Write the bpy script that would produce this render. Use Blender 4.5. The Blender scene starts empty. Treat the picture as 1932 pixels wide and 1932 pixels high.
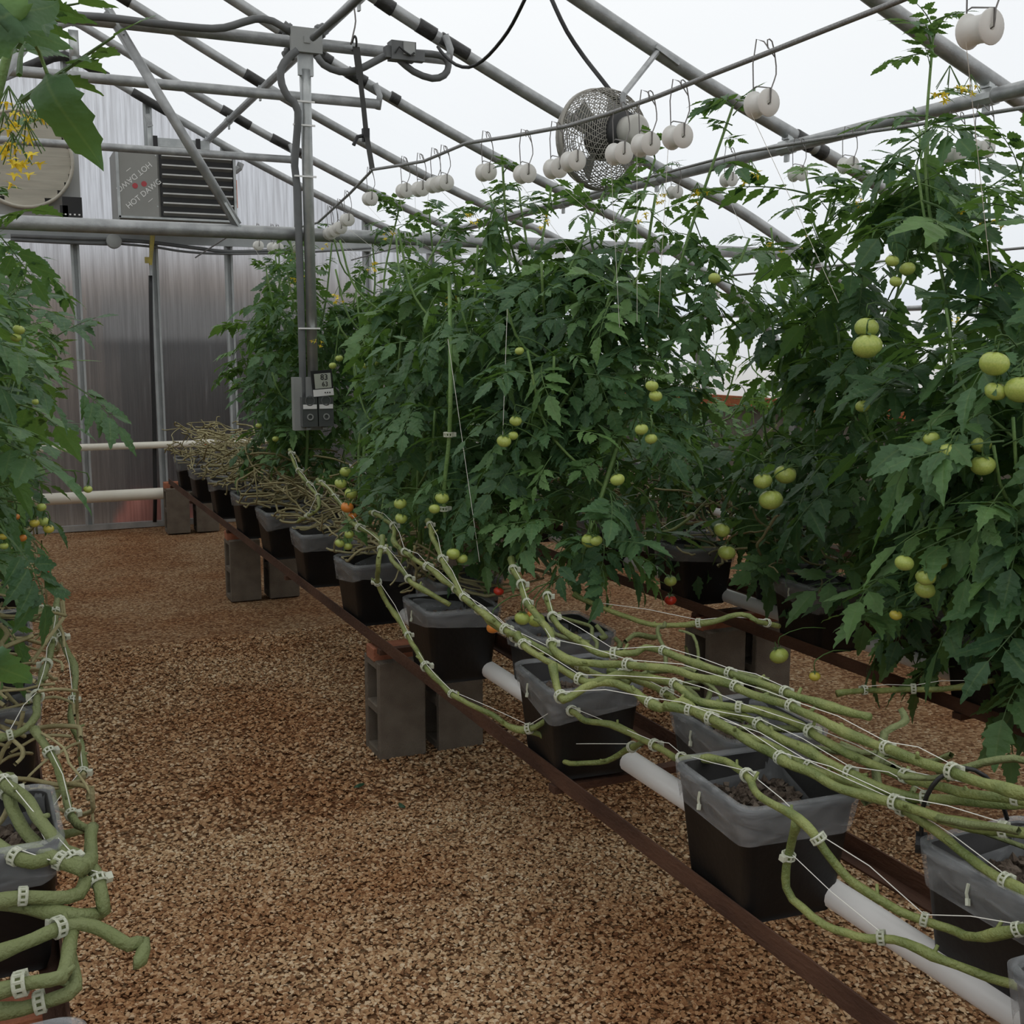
import bpy, math, random
import numpy as np
from mathutils import Vector, Matrix, Euler, noise

random.seed(7)
SC = bpy.context.scene
COL = SC.collection
R = math.radians

# ------------------------------------------------------------------ camera, world, light, exposure
FOC = 2130.0 / 1932.0
PITCH = math.atan((966 - 652) / 2130.0)
YAW = math.atan(982 * math.cos(PITCH) / 2130.0)
CAM = Vector((0, 0, 1.6))
FWD = Vector((math.sin(YAW) * math.cos(PITCH), math.cos(YAW) * math.cos(PITCH), -math.sin(PITCH)))
RGT = Vector((math.cos(YAW), -math.sin(YAW), 0))
UPV = RGT.cross(FWD)
cam_data = bpy.data.cameras.new('camera')
cam_data.sensor_width = 36
cam_data.sensor_fit = 'HORIZONTAL'
cam_data.lens = 36 * FOC
cam_data.clip_start = 0.05
cam = bpy.data.objects.new('camera', cam_data)
COL.objects.link(cam)
cam.matrix_world = Matrix((
    (RGT.x, UPV.x, -FWD.x, CAM.x), (RGT.y, UPV.y, -FWD.y, CAM.y), (RGT.z, UPV.z, -FWD.z, CAM.z), (0, 0, 0, 1)))
SC.camera = cam

world = bpy.data.worlds.new('overcast_sky')
SC.world = world
world.use_nodes = True
wn, wl = world.node_tree.nodes, world.node_tree.links
wn.clear()
w_out = wn.new('ShaderNodeOutputWorld')
w_bg = wn.new('ShaderNodeBackground')
w_tc = wn.new('ShaderNodeTexCoord')
w_sep = wn.new('ShaderNodeSeparateXYZ')
w_ramp = wn.new('ShaderNodeValToRGB')
w_noise = wn.new('ShaderNodeTexNoise')
w_mix = wn.new('ShaderNodeMix')
w_mix.data_type = 'RGBA'
w_mix.blend_type = 'MULTIPLY'
w_mix.inputs[0].default_value = 0.5
w_nr = wn.new('ShaderNodeValToRGB')
wl.new(w_tc.outputs['Generated'], w_sep.inputs[0])
wl.new(w_sep.outputs['Z'], w_ramp.inputs[0])
cr = w_ramp.color_ramp
cr.elements[0].position = 0.0
cr.elements[0].color = (0.66, 0.70, 0.76, 1)
cr.elements[1].position = 0.45
cr.elements[1].color = (0.98, 0.985, 0.985, 1)
e = cr.elements.new(0.15)
e.color = (0.80, 0.835, 0.875, 1)
w_noise.inputs['Scale'].default_value = 2.2
w_noise.inputs['Detail'].default_value = 3
wl.new(w_tc.outputs['Generated'], w_noise.inputs['Vector'])
wl.new(w_noise.outputs['Fac'], w_nr.inputs[0])
w_nr.color_ramp.elements[0].position = 0.3
w_nr.color_ramp.elements[0].color = (0.86, 0.87, 0.89, 1)
w_nr.color_ramp.elements[1].position = 0.65
wl.new(w_ramp.outputs[0], w_mix.inputs[6])
wl.new(w_nr.outputs[0], w_mix.inputs[7])
wl.new(w_mix.outputs[2], w_bg.inputs['Color'])
w_bg.inputs['Strength'].default_value = 1.0
wl.new(w_bg.outputs[0], w_out.inputs[0])

SC.view_settings.view_transform = 'Standard'
SC.view_settings.look = 'None'
SC.view_settings.gamma = 1
SC.view_settings.use_curve_mapping = False
SC.view_settings.exposure = 0.18
SC.cycles.transparent_max_bounces = 24
SC.cycles.diffuse_bounces = 3
SC.cycles.max_bounces = 8

# ------------------------------------------------------------------ measuring helpers (a sight line met with a real plane)
def sight(px, py):
    return FWD + RGT * ((px - 966) / 2130.0) + UPV * ((966 - py) / 2130.0)
def aty(px, py, Y):
    d = sight(px, py); return CAM + d * (Y / d.y)
def atz(px, py, z):
    d = sight(px, py); return CAM + d * ((z - 1.6) / d.z)
def atx(px, py, X):
    d = sight(px, py); return CAM + d * (X / d.x)

# ------------------------------------------------------------------ node materials
def nmat(name, color=(.5, .5, .5), rough=.6, metal=0.0, noise_scale=None, color2=None, bump=0.0, bump_scale=60, spec=0.5, detail=4, lo=.35, hi=.65, stretch=None, rnd=0.0):
    m = bpy.data.materials.new(name)
    m.use_nodes = True
    n, l = m.node_tree.nodes, m.node_tree.links
    b = n['Principled BSDF']
    b.inputs['Roughness'].default_value = rough
    b.inputs['Metallic'].default_value = metal
    b.inputs['Specular IOR Level'].default_value = spec
    b.inputs['Base Color'].default_value = (*color, 1)
    tc = n.new('ShaderNodeTexCoord')
    src = tc.outputs['Object']
    if stretch:
        mp = n.new('ShaderNodeMapping')
        mp.inputs['Scale'].default_value = stretch
        l.new(src, mp.inputs[0]); src = mp.outputs[0]
    last = None
    if noise_scale:
        t = n.new('ShaderNodeTexNoise')
        t.inputs['Scale'].default_value = noise_scale
        t.inputs['Detail'].default_value = detail
        l.new(src, t.inputs['Vector'])
        r = n.new('ShaderNodeValToRGB')
        r.color_ramp.elements[0].position = lo; r.color_ramp.elements[0].color = (*color, 1)
        r.color_ramp.elements[1].position = hi; r.color_ramp.elements[1].color = (*(color2 or color), 1)
        l.new(t.outputs['Fac'], r.inputs[0])
        last = r.outputs[0]
    if rnd:
        oi = n.new('ShaderNodeObjectInfo')
        hs = n.new('ShaderNodeHueSaturation')
        mr = n.new('ShaderNodeMapRange')
        mr.inputs[3].default_value = 1 - rnd; mr.inputs[4].default_value = 1 + rnd
        l.new(oi.outputs['Random'], mr.inputs[0])
        l.new(mr.outputs[0], hs.inputs['Value'])
        if last: l.new(last, hs.inputs['Color'])
        else: hs.inputs['Color'].default_value = (*color, 1)
        last = hs.outputs[0]
    if last: l.new(last, b.inputs['Base Color'])
    if bump:
        t2 = n.new('ShaderNodeTexNoise')
        t2.inputs['Scale'].default_value = bump_scale
        t2.inputs['Detail'].default_value = 5
        l.new(src, t2.inputs['Vector'])
        bp = n.new('ShaderNodeBump')
        bp.inputs['Strength'].default_value = bump
        bp.inputs['Distance'].default_value = 0.01
        l.new(t2.outputs['Fac'], bp.inputs['Height'])
        l.new(bp.outputs[0], b.inputs['Normal'])
    return m

def translucent_mix(m, color, fac):
    n, l = m.node_tree.nodes, m.node_tree.links
    b = n['Principled BSDF']; out = n['Material Output']
    t = n.new('ShaderNodeBsdfTranslucent'); t.inputs[0].default_value = (*color, 1)
    mx = n.new('ShaderNodeMixShader'); mx.inputs[0].default_value = fac
    l.new(b.outputs[0], mx.inputs[1]); l.new(t.outputs[0], mx.inputs[2]); l.new(mx.outputs[0], out.inputs[0])
    return m

GALV = nmat('galvanised_steel', (.40, .41, .41), .42, .45, 14, (.28, .29, .29), bump=.15, bump_scale=90)
GALV_L = nmat('bright_galvanised_steel', (.52, .54, .53), .4, .6, 10, (.38, .4, .4), bump=.1)
TAPE = nmat('black_tape', (.015, .015, .014), .45, 0, 20, (.03, .03, .028), bump=.4, bump_scale=40)
CABLE = nmat('steel_cable', (.33, .33, .32), .5, .6, 200, (.2, .2, .2))
RUST = nmat('rusty_angle_iron', (.055, .024, .014), .75, .25, 9, (.11, .052, .03), bump=.4, bump_scale=120, stretch=(1, .35, 1))
POT = nmat('black_pot_plastic', (.0075, .007, .0068), .5, 0, 8, (.013, .012, .011), bump=.1, spec=.3)
CONC = nmat('concrete_block', (.15, .122, .092), .95, 0, 12, (.20, .168, .13), bump=.7, bump_scale=220)
BRICK = nmat('red_brick', (.30, .105, .055), .9, 0, 20, (.38, .15, .08), bump=.5, bump_scale=120, rnd=.15)
PVC = nmat('white_pvc', (.68, .66, .63), .35, 0, 3, (.76, .745, .72))
PVC_C = nmat('cream_pvc', (.72, .69, .58), .35, 0, 3, (.78, .75, .65))
SPOOLM = translucent_mix(nmat('white_spool_plastic', (.80, .79, .75), .4), (.8, .78, .72), .25)
TWINE = nmat('white_twine', (.78, .77, .70), .8)
WIRE = nmat('dark_steel_wire', (.17, .16, .15), .4, .7)
CLIP = translucent_mix(nmat('clear_plastic_clip', (.72, .74, .62), .3), (.8, .82, .7), .4)
GREYP = nmat('grey_conduit', (.10, .105, .105), .5, 0, 10, (.13, .135, .135))
GREYB = nmat('grey_box', (.27, .28, .27), .55, .1, 6, (.33, .34, .33))
HEAT = nmat('heater_grey_paint', (.245, .245, .225), .5, .15, 3, (.29, .29, .27))
HBLK = nmat('heater_black', (.012, .012, .012), .5)
LOUV = nmat('louvre_steel', (.42, .42, .40), .4, .4, 8, (.34, .34, .33))
WHITEP = nmat('white_print', (.78, .78, .76), .6)
REDP = nmat('faded_red_print', (.42, .06, .07), .6)
ORANGE = nmat('orange_warning_label', (.72, .20, .08), .6)
YEL = nmat('yellow_gas_valve', (.42, .33, .05), .5, 0, 30, (.30, .25, .06))
BLKR = nmat('black_rubber', (.012, .012, .012), .5, bump=.1)
STRAP = nmat('black_webbing', (.02, .02, .017), .8, bump=.3, bump_scale=300)
FANC = nmat('beige_wire_guard', (.30, .285, .25), .45, .4)
FANCAP = nmat('light_fan_cap', (.45, .44, .40), .5)
CREAM = nmat('cream_shutter', (.52, .49, .41), .6, 0, 2.5, (.42, .395, .33), stretch=(1, 1, 8))
WOOD = nmat('orange_brown_board', (.40, .12, .035), .7, 0, 5, (.28, .08, .03), stretch=(1, 8, 8))
STEM = nmat('tomato_stem', (.27, .30, .095), .5, 0, 14, (.13, .17, .045), bump=.5, bump_scale=160)
STEMD = nmat('dark_tomato_stem', (.15, .18, .06), .65, 0, 12, (.19, .22, .09), bump=.6, bump_scale=140)
STEMG = nmat('green_tomato_stem', (.11, .21, .055), .6, 0, 12, (.17, .27, .08), bump=.4, bump_scale=140)
DRY = nmat('dry_vine', (.22, .19, .085), .85, 0, 10, (.36, .32, .17), bump=.5, bump_scale=90)
YFLOWER = translucent_mix(nmat('yellow_petal', (.90, .72, .06), .6), (.9, .7, .06), .3)
CALYX = nmat('green_calyx', (.06, .12, .025), .7)
LCD = nmat('lcd_screen', (.42, .44, .38), .3)
CLEAR = nmat('clear_cover', (.09, .095, .095), .15, 0, spec=.8)
FILMB = nmat('bracket_black', (.01, .01, .01), .5)

def liner_material():
    m = bpy.data.materials.new('milky_plastic_liner')
    m.use_nodes = True
    n, l = m.node_tree.nodes, m.node_tree.links
    b = n['Principled BSDF']; out = n['Material Output']
    b.inputs['Base Color'].default_value = (.50, .52, .53, 1)
    b.inputs['Roughness'].default_value = .32
    tr = n.new('ShaderNodeBsdfTransparent')
    mx = n.new('ShaderNodeMixShader')
    tc = n.new('ShaderNodeTexCoord'); mp = n.new('ShaderNodeMapping'); mp.inputs['Scale'].default_value = (3, 3, 9)
    t = n.new('ShaderNodeTexNoise'); t.inputs['Scale'].default_value = 3; t.inputs['Detail'].default_value = 5
    t.inputs['Distortion'].default_value = 1.0
    r = n.new('ShaderNodeMapRange'); r.inputs[1].default_value = .35; r.inputs[2].default_value = .7; r.inputs[3].default_value = .17; r.inputs[4].default_value = .42
    l.new(tc.outputs['Object'], mp.inputs[0]); l.new(mp.outputs[0], t.inputs['Vector']); l.new(t.outputs['Fac'], r.inputs[0])
    l.new(r.outputs[0], mx.inputs[0]); l.new(tr.outputs[0], mx.inputs[1]); l.new(b.outputs[0], mx.inputs[2]); l.new(mx.outputs[0], out.inputs[0])
    bp = n.new('ShaderNodeBump'); bp.inputs['Strength'].default_value = .6; bp.inputs['Distance'].default_value = .01
    l.new(t.outputs['Fac'], bp.inputs['Height']); l.new(bp.outputs[0], b.inputs['Normal'])
    return m
LINER = liner_material()

def leaf_material(name, dark, light, young, trans):
    m = bpy.data.materials.new(name)
    m.use_nodes = True
    n, l = m.node_tree.nodes, m.node_tree.links
    b = n['Principled BSDF']; out = n['Material Output']
    b.inputs['Roughness'].default_value = .5
    b.inputs['Specular IOR Level'].default_value = .35
    oi = n.new('ShaderNodeObjectInfo')
    tc = n.new('ShaderNodeTexCoord')
    t = n.new('ShaderNodeTexNoise'); t.inputs['Scale'].default_value = 22; t.inputs['Detail'].default_value = 3
    l.new(tc.outputs['Object'], t.inputs['Vector'])
    r = n.new('ShaderNodeValToRGB')
    r.color_ramp.elements[0].position = 0; r.color_ramp.elements[0].color = (*dark, 1)
    r.color_ramp.elements[1].position = 1; r.color_ramp.elements[1].color = (*young, 1)
    e = r.color_ramp.elements.new(.6); e.color = (*light, 1)
    l.new(oi.outputs['Random'], r.inputs[0])
    at = n.new('ShaderNodeAttribute'); at.attribute_name = 'mid'
    mr = n.new('ShaderNodeMapRange'); mr.inputs[1].default_value = .86; mr.inputs[2].default_value = 1.0
    l.new(at.outputs['Fac'], mr.inputs[0])
    mx = n.new('ShaderNodeMix'); mx.data_type = 'RGBA'
    sc_ = n.new('ShaderNodeMath'); sc_.operation = 'MULTIPLY'; sc_.inputs[1].default_value = .45
    l.new(mr.outputs[0], sc_.inputs[0]); l.new(sc_.outputs[0], mx.inputs[0])
    l.new(r.outputs[0], mx.inputs[6]); mx.inputs[7].default_value = (.17, .25, .09, 1)
    mx2 = n.new('ShaderNodeMix'); mx2.data_type = 'RGBA'; mx2.blend_type = 'MULTIPLY'; mx2.inputs[0].default_value = .6
    r2 = n.new('ShaderNodeMapRange'); r2.inputs[1].default_value = .3; r2.inputs[2].default_value = .7; r2.inputs[3].default_value = .7; r2.inputs[4].default_value = 1.25
    l.new(t.outputs['Fac'], r2.inputs[0]); l.new(mx.outputs[2], mx2.inputs[6]); l.new(r2.outputs[0], mx2.inputs[7])
    l.new(mx2.outputs[2], b.inputs['Base Color'])
    bp = n.new('ShaderNodeBump'); bp.inputs['Strength'].default_value = .5; bp.inputs['Distance'].default_value = .006
    t3 = n.new('ShaderNodeTexNoise'); t3.inputs['Scale'].default_value = 70
    l.new(tc.outputs['Object'], t3.inputs['Vector']); l.new(t3.outputs['Fac'], bp.inputs['Height']); l.new(bp.outputs[0], b.inputs['Normal'])
    tl = n.new('ShaderNodeBsdfTranslucent'); tl.inputs[0].default_value = (*trans, 1)
    ms = n.new('ShaderNodeMixShader'); ms.inputs[0].default_value = .28
    l.new(b.outputs[0], ms.inputs[1]); l.new(tl.outputs[0], ms.inputs[2]); l.new(ms.outputs[0], out.inputs[0])
    return m
LEAF = leaf_material('tomato_leaf', (.042, .100, .046), (.080, .168, .066), (.135, .25, .075), (.17, .32, .05))

def fruit_material(name, c1, c2, c3=None):
    m = nmat(name, c1, .28, 0, 9, c2, spec=.5)
    return m
FR = {'g': fruit_material('green_tomato_skin', (.44, .50, .12), (.34, .43, .09)),
      'y': fruit_material('yellow_tomato_skin', (.55, .42, .05), (.42, .40, .07)),
      'o': fruit_material('orange_tomato_skin', (.75, .22, .035), (.62, .26, .05)),
      'r': fruit_material('red_tomato_skin', (.62, .035, .02), (.5, .05, .02))}

def film_material(name, tint, trans_fac, rough_bump=0):
    m = bpy.data.materials.new(name)
    m.use_nodes = True
    n, l = m.node_tree.nodes, m.node_tree.links
    n.remove(n['Principled BSDF']); out = n['Material Output']
    tr = n.new('ShaderNodeBsdfTransparent'); tr.inputs[0].default_value = (*tint, 1)
    tl = n.new('ShaderNodeBsdfTranslucent'); tl.inputs[0].default_value = (.92, .93, .93, 1)
    mx = n.new('ShaderNodeMixShader')
    tc = n.new('ShaderNodeTexCoord'); t = n.new('ShaderNodeTexNoise'); t.inputs['Scale'].default_value = 1.3; t.inputs['Detail'].default_value = 3
    mr = n.new('ShaderNodeMapRange'); mr.inputs[3].default_value = trans_fac - .06; mr.inputs[4].default_value = trans_fac + .06
    l.new(tc.outputs['Object'], t.inputs['Vector']); l.new(t.outputs['Fac'], mr.inputs[0]); l.new(mr.outputs[0], mx.inputs[0])
    l.new(tr.outputs[0], mx.inputs[1]); l.new(tl.outputs[0], mx.inputs[2]); l.new(mx.outputs[0], out.inputs[0])
    return m
FILM = film_material('clear_roof_film', (.97, .97, .965), .30)

CURTAIN = film_material('milky_side_curtain', (.90, .94, .98), .82)

def panel_material():
    m = bpy.data.materials.new('ribbed_translucent_panel')
    m.use_nodes = True
    n, l = m.node_tree.nodes, m.node_tree.links
    n.remove(n['Principled BSDF']); out = n['Material Output']
    tc = n.new('ShaderNodeTexCoord')
    mp = n.new('ShaderNodeMapping'); mp.inputs['Scale'].default_value = (34, 1, 1.1)
    t = n.new('ShaderNodeTexNoise'); t.inputs['Scale'].default_value = 1.0; t.inputs['Detail'].default_value = 5; t.inputs['Roughness'].default_value = .65
    l.new(tc.outputs['Object'], mp.inputs[0]); l.new(mp.outputs[0], t.inputs['Vector'])
    rf = n.new('ShaderNodeBsdfRefraction'); rf.inputs['IOR'].default_value = 1.25; rf.inputs['Roughness'].default_value = .62
    r = n.new('ShaderNodeValToRGB')
    r.color_ramp.elements[0].position = .32; r.color_ramp.elements[0].color = (.42, .41, .41, 1)
    r.color_ramp.elements[1].position = .62; r.color_ramp.elements[1].color = (.80, .80, .81, 1)
    l.new(t.outputs['Fac'], r.inputs[0]); l.new(r.outputs[0], rf.inputs[0])
    tl = n.new('ShaderNodeBsdfTranslucent'); tl.inputs[0].default_value = (.62, .625, .63, 1)
    df = n.new('ShaderNodeBsdfDiffuse'); df.inputs[0].default_value = (.55, .56, .58, 1)
    m1 = n.new('ShaderNodeMixShader'); m1.inputs[0].default_value = .16
    l.new(rf.outputs[0], m1.inputs[1]); l.new(tl.outputs[0], m1.inputs[2])
    mr = n.new('ShaderNodeMapRange'); mr.inputs[1].default_value = .58; mr.inputs[2].default_value = .72; mr.inputs[3].default_value = .06; mr.inputs[4].default_value = .45
    l.new(t.outputs['Fac'], mr.inputs[0])
    m2 = n.new('ShaderNodeMixShader')
    l.new(mr.outputs[0], m2.inputs[0]); l.new(m1.outputs[0], m2.inputs[1]); l.new(df.outputs[0], m2.inputs[2]); l.new(m2.outputs[0], out.inputs[0])
    return m
PANEL = panel_material()
POSTM = nmat('pale_wall_post', (.42, .44, .44), .6, .1, 6, (.34, .36, .36))

def gravel_material():
    m = bpy.data.materials.new('wood_chip_brown_gravel')
    m.use_nodes = True
    n, l = m.node_tree.nodes, m.node_tree.links
    b = n['Principled BSDF']; b.inputs['Roughness'].default_value = .95; b.inputs['Specular IOR Level'].default_value = .15
    tc = n.new('ShaderNodeTexCoord')
    v = n.new('ShaderNodeTexVoronoi'); v.inputs['Scale'].default_value = 85
    l.new(tc.outputs['Object'], v.inputs['Vector'])
    sp = n.new('ShaderNodeSeparateColor'); l.new(v.outputs['Color'], sp.inputs[0])
    r = n.new('ShaderNodeValToRGB')
    cols = [(0, (.125, .060, .030)), (.3, (.235, .130, .068)), (.6, (.34, .205, .112)), (.85, (.45, .31, .185)), (1, (.56, .44, .30))]
    r.color_ramp.elements[0].position = 0; r.color_ramp.elements[0].color = (*cols[0][1], 1)
    r.color_ramp.elements[1].position = 1; r.color_ramp.elements[1].color = (*cols[-1][1], 1)
    for p_, c_ in cols[1:-1]:
        e = r.color_ramp.elements.new(p_); e.color = (*c_, 1)
    l.new(sp.outputs[0], r.inputs[0])
    t = n.new('ShaderNodeTexNoise'); t.inputs['Scale'].default_value = 1.6; t.inputs['Detail'].default_value = 4
    l.new(tc.outputs['Object'], t.inputs['Vector'])
    r2 = n.new('ShaderNodeValToRGB')
    r2.color_ramp.elements[0].position = .38; r2.color_ramp.elements[0].color = (.78, .62, .50, 1)
    r2.color_ramp.elements[1].position = .62; r2.color_ramp.elements[1].color = (1.0, .98, .93, 1)
    l.new(t.outputs['Fac'], r2.inputs[0])
    mx = n.new('ShaderNodeMix'); mx.data_type = 'RGBA'; mx.blend_type = 'MULTIPLY'; mx.inputs[0].default_value = 1
    l.new(r.outputs[0], mx.inputs[6]); l.new(r2.outputs[0], mx.inputs[7]); l.new(mx.outputs[2], b.inputs['Base Color'])
    bp = n.new('ShaderNodeBump'); bp.inputs['Strength'].default_value = 1; bp.inputs['Distance'].default_value = .008
    inv = n.new('ShaderNodeMath'); inv.operation = 'SUBTRACT'; inv.inputs[0].default_value = 1
    l.new(v.outputs['Distance'], inv.inputs[1]); l.new(inv.outputs[0], bp.inputs['Height']); l.new(bp.outputs[0], b.inputs['Normal'])
    return m
GRAVEL = gravel_material()

def stone_material():
    m = bpy.data.materials.new('loose_gravel_stone')
    m.use_nodes = True
    n, l = m.node_tree.nodes, m.node_tree.links
    b = n['Principled BSDF']; b.inputs['Roughness'].default_value = .9; b.inputs['Specular IOR Level'].default_value = .2
    oi = n.new('ShaderNodeObjectInfo')
    r = n.new('ShaderNodeValToRGB')
    cols = [(0, (.20, .10, .05)), (.25, (.36, .215, .115)), (.55, (.50, .33, .19)), (.8, (.62, .455, .285)), (1, (.72, .60, .44))]
    r.color_ramp.elements[0].color = (*cols[0][1], 1); r.color_ramp.elements[1].color = (*cols[-1][1], 1)
    for p_, c_ in cols[1:-1]:
        e = r.color_ramp.elements.new(p_); e.color = (*c_, 1)
    l.new(oi.outputs['Random'], r.inputs[0])
    g = n.new('ShaderNodeNewGeometry')
    t = n.new('ShaderNodeTexNoise'); t.inputs['Scale'].default_value = 1.6; t.inputs['Detail'].default_value = 4
    l.new(g.outputs['Position'], t.inputs['Vector'])
    r2 = n.new('ShaderNodeValToRGB')
    r2.color_ramp.elements[0].position = .38; r2.color_ramp.elements[0].color = (.78, .62, .50, 1)
    r2.color_ramp.elements[1].position = .62; r2.color_ramp.elements[1].color = (1.0, .98, .93, 1)
    l.new(t.outputs['Fac'], r2.inputs[0])
    mx = n.new('ShaderNodeMix'); mx.data_type = 'RGBA'; mx.blend_type = 'MULTIPLY'; mx.inputs[0].default_value = 1
    l.new(r.outputs[0], mx.inputs[6]); l.new(r2.outputs[0], mx.inputs[7]); l.new(mx.outputs[2], b.inputs['Base Color'])
    return m
STONE = stone_material()
LAVA = nmat('brown_lava_rock', (.085, .06, .042), .95, 0, 30, (.16, .125, .095), bump=.6, bump_scale=200)

# ------------------------------------------------------------------ mesh helpers
class MB:
    def __init__(s): s.v = []; s.f = []; s.mid = None
    def add(s, vs, fs):
        o = len(s.v); s.v.extend(vs); s.f.extend([tuple(i + o for i in f) for f in fs])
    def box(s, c, size, rot=None):
        hx, hy, hz = size[0] / 2, size[1] / 2, size[2] / 2
        vs = [Vector((x, y, z)) for x in (-hx, hx) for y in (-hy, hy) for z in (-hz, hz)]
        if rot is not None: vs = [rot @ v for v in vs]
        s.add([tuple(v + Vector(c)) for v in vs], [(0, 1, 3, 2), (4, 6, 7, 5), (0, 4, 5, 1), (2, 3, 7, 6), (0, 2, 6, 4), (1, 5, 7, 3)])
    def tube(s, pts, r, n=8, cap=True):
        pts = [Vector(p) for p in pts]
        rr = r if hasattr(r, '__len__') else [r] * len(pts)
        up = None; rings = []
        for i, p in enumerate(pts):
            a = pts[max(i - 1, 0)]; b = pts[min(i + 1, len(pts) - 1)]
            t = (b - a)
            t = t.normalized() if t.length > 1e-9 else Vector((0, 0, 1))
            if up is None:
                up = Vector((0, 0, 1)) if abs(t.z) < .9 else Vector((1, 0, 0))
            u = up - t * up.dot(t)
            u = u.normalized() if u.length > 1e-6 else t.orthogonal().normalized()
            w = t.cross(u); up = u
            rings.append([tuple(p + (u * math.cos(2 * math.pi * k / n) + w * math.sin(2 * math.pi * k / n)) * rr[i]) for k in range(n)])
        o = len(s.v)
        for g in rings: s.v.extend(g)
        for i in range(len(rings) - 1):
            for k in range(n):
                a = o + i * n + k; b = o + i * n + (k + 1) % n
                s.f.append((a, b, b + n, a + n))
        if cap:
            s.f.append(tuple(o + k for k in reversed(range(n))))
            s.f.append(tuple(o + (len(rings) - 1) * n + k for k in range(n)))
    def lathe(s, c, axis, prof, n=24):
        # prof: list of (distance along axis, radius)
        ax = Vector(axis).normalized(); u = ax.orthogonal().normalized(); w = ax.cross(u); c = Vector(c)
        o = len(s.v)
        for (h, r) in prof:
            for k in range(n):
                a = 2 * math.pi * k / n
                s.v.append(tuple(c + ax * h + (u * math.cos(a) + w * math.sin(a)) * r))
        for i in range(len(prof) - 1):
            for k in range(n):
                a = o + i * n + k; b = o + i * n + (k + 1) % n
                s.f.append((a, b, b + n, a + n))
    def mesh(s, name, m, smooth=False):
        me = bpy.data.meshes.new(name)
        me.from_pydata([tuple(v) for v in s.v], [], s.f)
        me.materials.append(m)
        if smooth: me.polygons.foreach_set('use_smooth', [True] * len(me.polygons))
        me.update()
        return me
    def build(s, name, m, parent=None, smooth=False, loc=None):
        me = s.mesh(name, m, smooth)
        return link(name, me, parent, loc)

def link(name, data, parent=None, loc=None, rot=None, scale=None):
    o = bpy.data.objects.new(name, data)
    COL.objects.link(o)
    if parent is not None: o.parent = parent
    if loc is not None: o.location = loc
    if rot is not None: o.rotation_euler = rot
    if scale is not None: o.scale = scale if hasattr(scale, '__len__') else (scale,) * 3
    return o
def tag(o, label, cat, group=None, kind=None):
    o['label'] = label; o['category'] = cat
    if group: o['group'] = group
    if kind: o['kind'] = kind
    return o
def thing(name, loc, label, cat, group=None, kind=None, rotz=0):
    return tag(link(name, None, None, loc, (0, 0, rotz)), label, cat, group, kind)

def catmull(pts, step=.03):
    pts = [Vector(p) for p in pts]
    if len(pts) < 3: return pts
    P = [pts[0] * 2 - pts[1]] + pts + [pts[-1] * 2 - pts[-2]]
    out = []
    for i in range(1, len(P) - 2):
        a, b, c, d = P[i - 1], P[i], P[i + 1], P[i + 2]
        n = max(2, int((c - b).length / step))
        for k in range(n):
            t = k / n
            out.append(.5 * ((2 * b) + (c - a) * t + (2 * a - 5 * b + 4 * c - d) * t * t + (3 * b - a - 3 * c + d) * t ** 3))
    out.append(pts[-1])
    return out
ORD = ['first', 'second', 'third', 'fourth', 'fifth', 'sixth', 'seventh', 'eighth', 'ninth', 'tenth', 'eleventh', 'twelfth', 'thirteenth',
       'fourteenth', 'fifteenth', 'sixteenth', 'seventeenth', 'eighteenth', 'nineteenth', 'twentieth', 'twenty-first', 'twenty-second', 'twenty-third', 'twenty-fourth', 'twenty-fifth']

# ------------------------------------------------------------------ the setting
WALL_Y = 10.45
RIDGE_X = .69
PROF = [(0, 3.97), (.06, 3.955), (.3, 3.83), (1.3, 3.32), (2.3, 2.87), (3.06, 2.575), (3.5, 2.41), (4.2, 2.06), (4.45, 1.90), (4.62, 1.77), (4.78, 1.55), (4.88, 1.25), (4.92, .9), (4.94, 0)]
def frame_profile(off=0.0):
    right = [(RIDGE_X + x + (off if z < 2 else off * .45), z + (off if z > 1.8 else 0)) for x, z in PROF]
    left = [(2 * RIDGE_X - x, z) for x, z in right[1:]]
    return list(reversed(left)) + right
def rafter_z(x):
    d = abs(x - RIDGE_X)
    for (a, za), (b, zb) in zip(PROF, PROF[1:]):
        if a <= d <= b: return za + (zb - za) * (d - a) / (b - a)
    return 0

fl = MB()
n1, n2 = 60, 100
for j in range(n2 + 1):
    for i in range(n1 + 1):
        x = -4.3 + 9.95 * i / n1; y = -4 + 14.5 * j / n2
        fl.v.append((x, y, 0.012 * noise.noise(Vector((x * 1.7, y * 1.7, 0))) - .006))
for j in range(n2):
    for i in range(n1):
        a = j * (n1 + 1) + i
        fl.f.append((a, a + 1, a + n1 + 2, a + n1 + 1))
floor = fl.build('floor', GRAVEL, smooth=True)
tag(floor, 'brown wood-chip coloured gravel floor of the greenhouse aisles', 'floor', kind='structure')

out = MB(); out.add([(-60, -60, -.08), (80, -60, -.08), (80, 90, -.08), (-60, 90, -.08)], [(0, 1, 2, 3)])
tag(out.build('ground', nmat('outside_earth', (.30, .22, .16), .95, 0, .4, (.22, .17, .12))), 'bare brown earth outside the greenhouse walls', 'ground', kind='structure')

pr = frame_profile(.05)
roof = MB()
top = [(x, z) for x, z in pr if z >= 1.78]
for (x, z) in top: roof.v.append((x, -4, z)); roof.v.append((x, WALL_Y + .06, z))
for i in range(len(top) - 1): roof.f.append((2 * i, 2 * i + 2, 2 * i + 3, 2 * i + 1))
tag(roof.build('ceiling', FILM, smooth=True), 'clear plastic film stretched over the arched greenhouse roof', 'roof', kind='structure')

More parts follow.
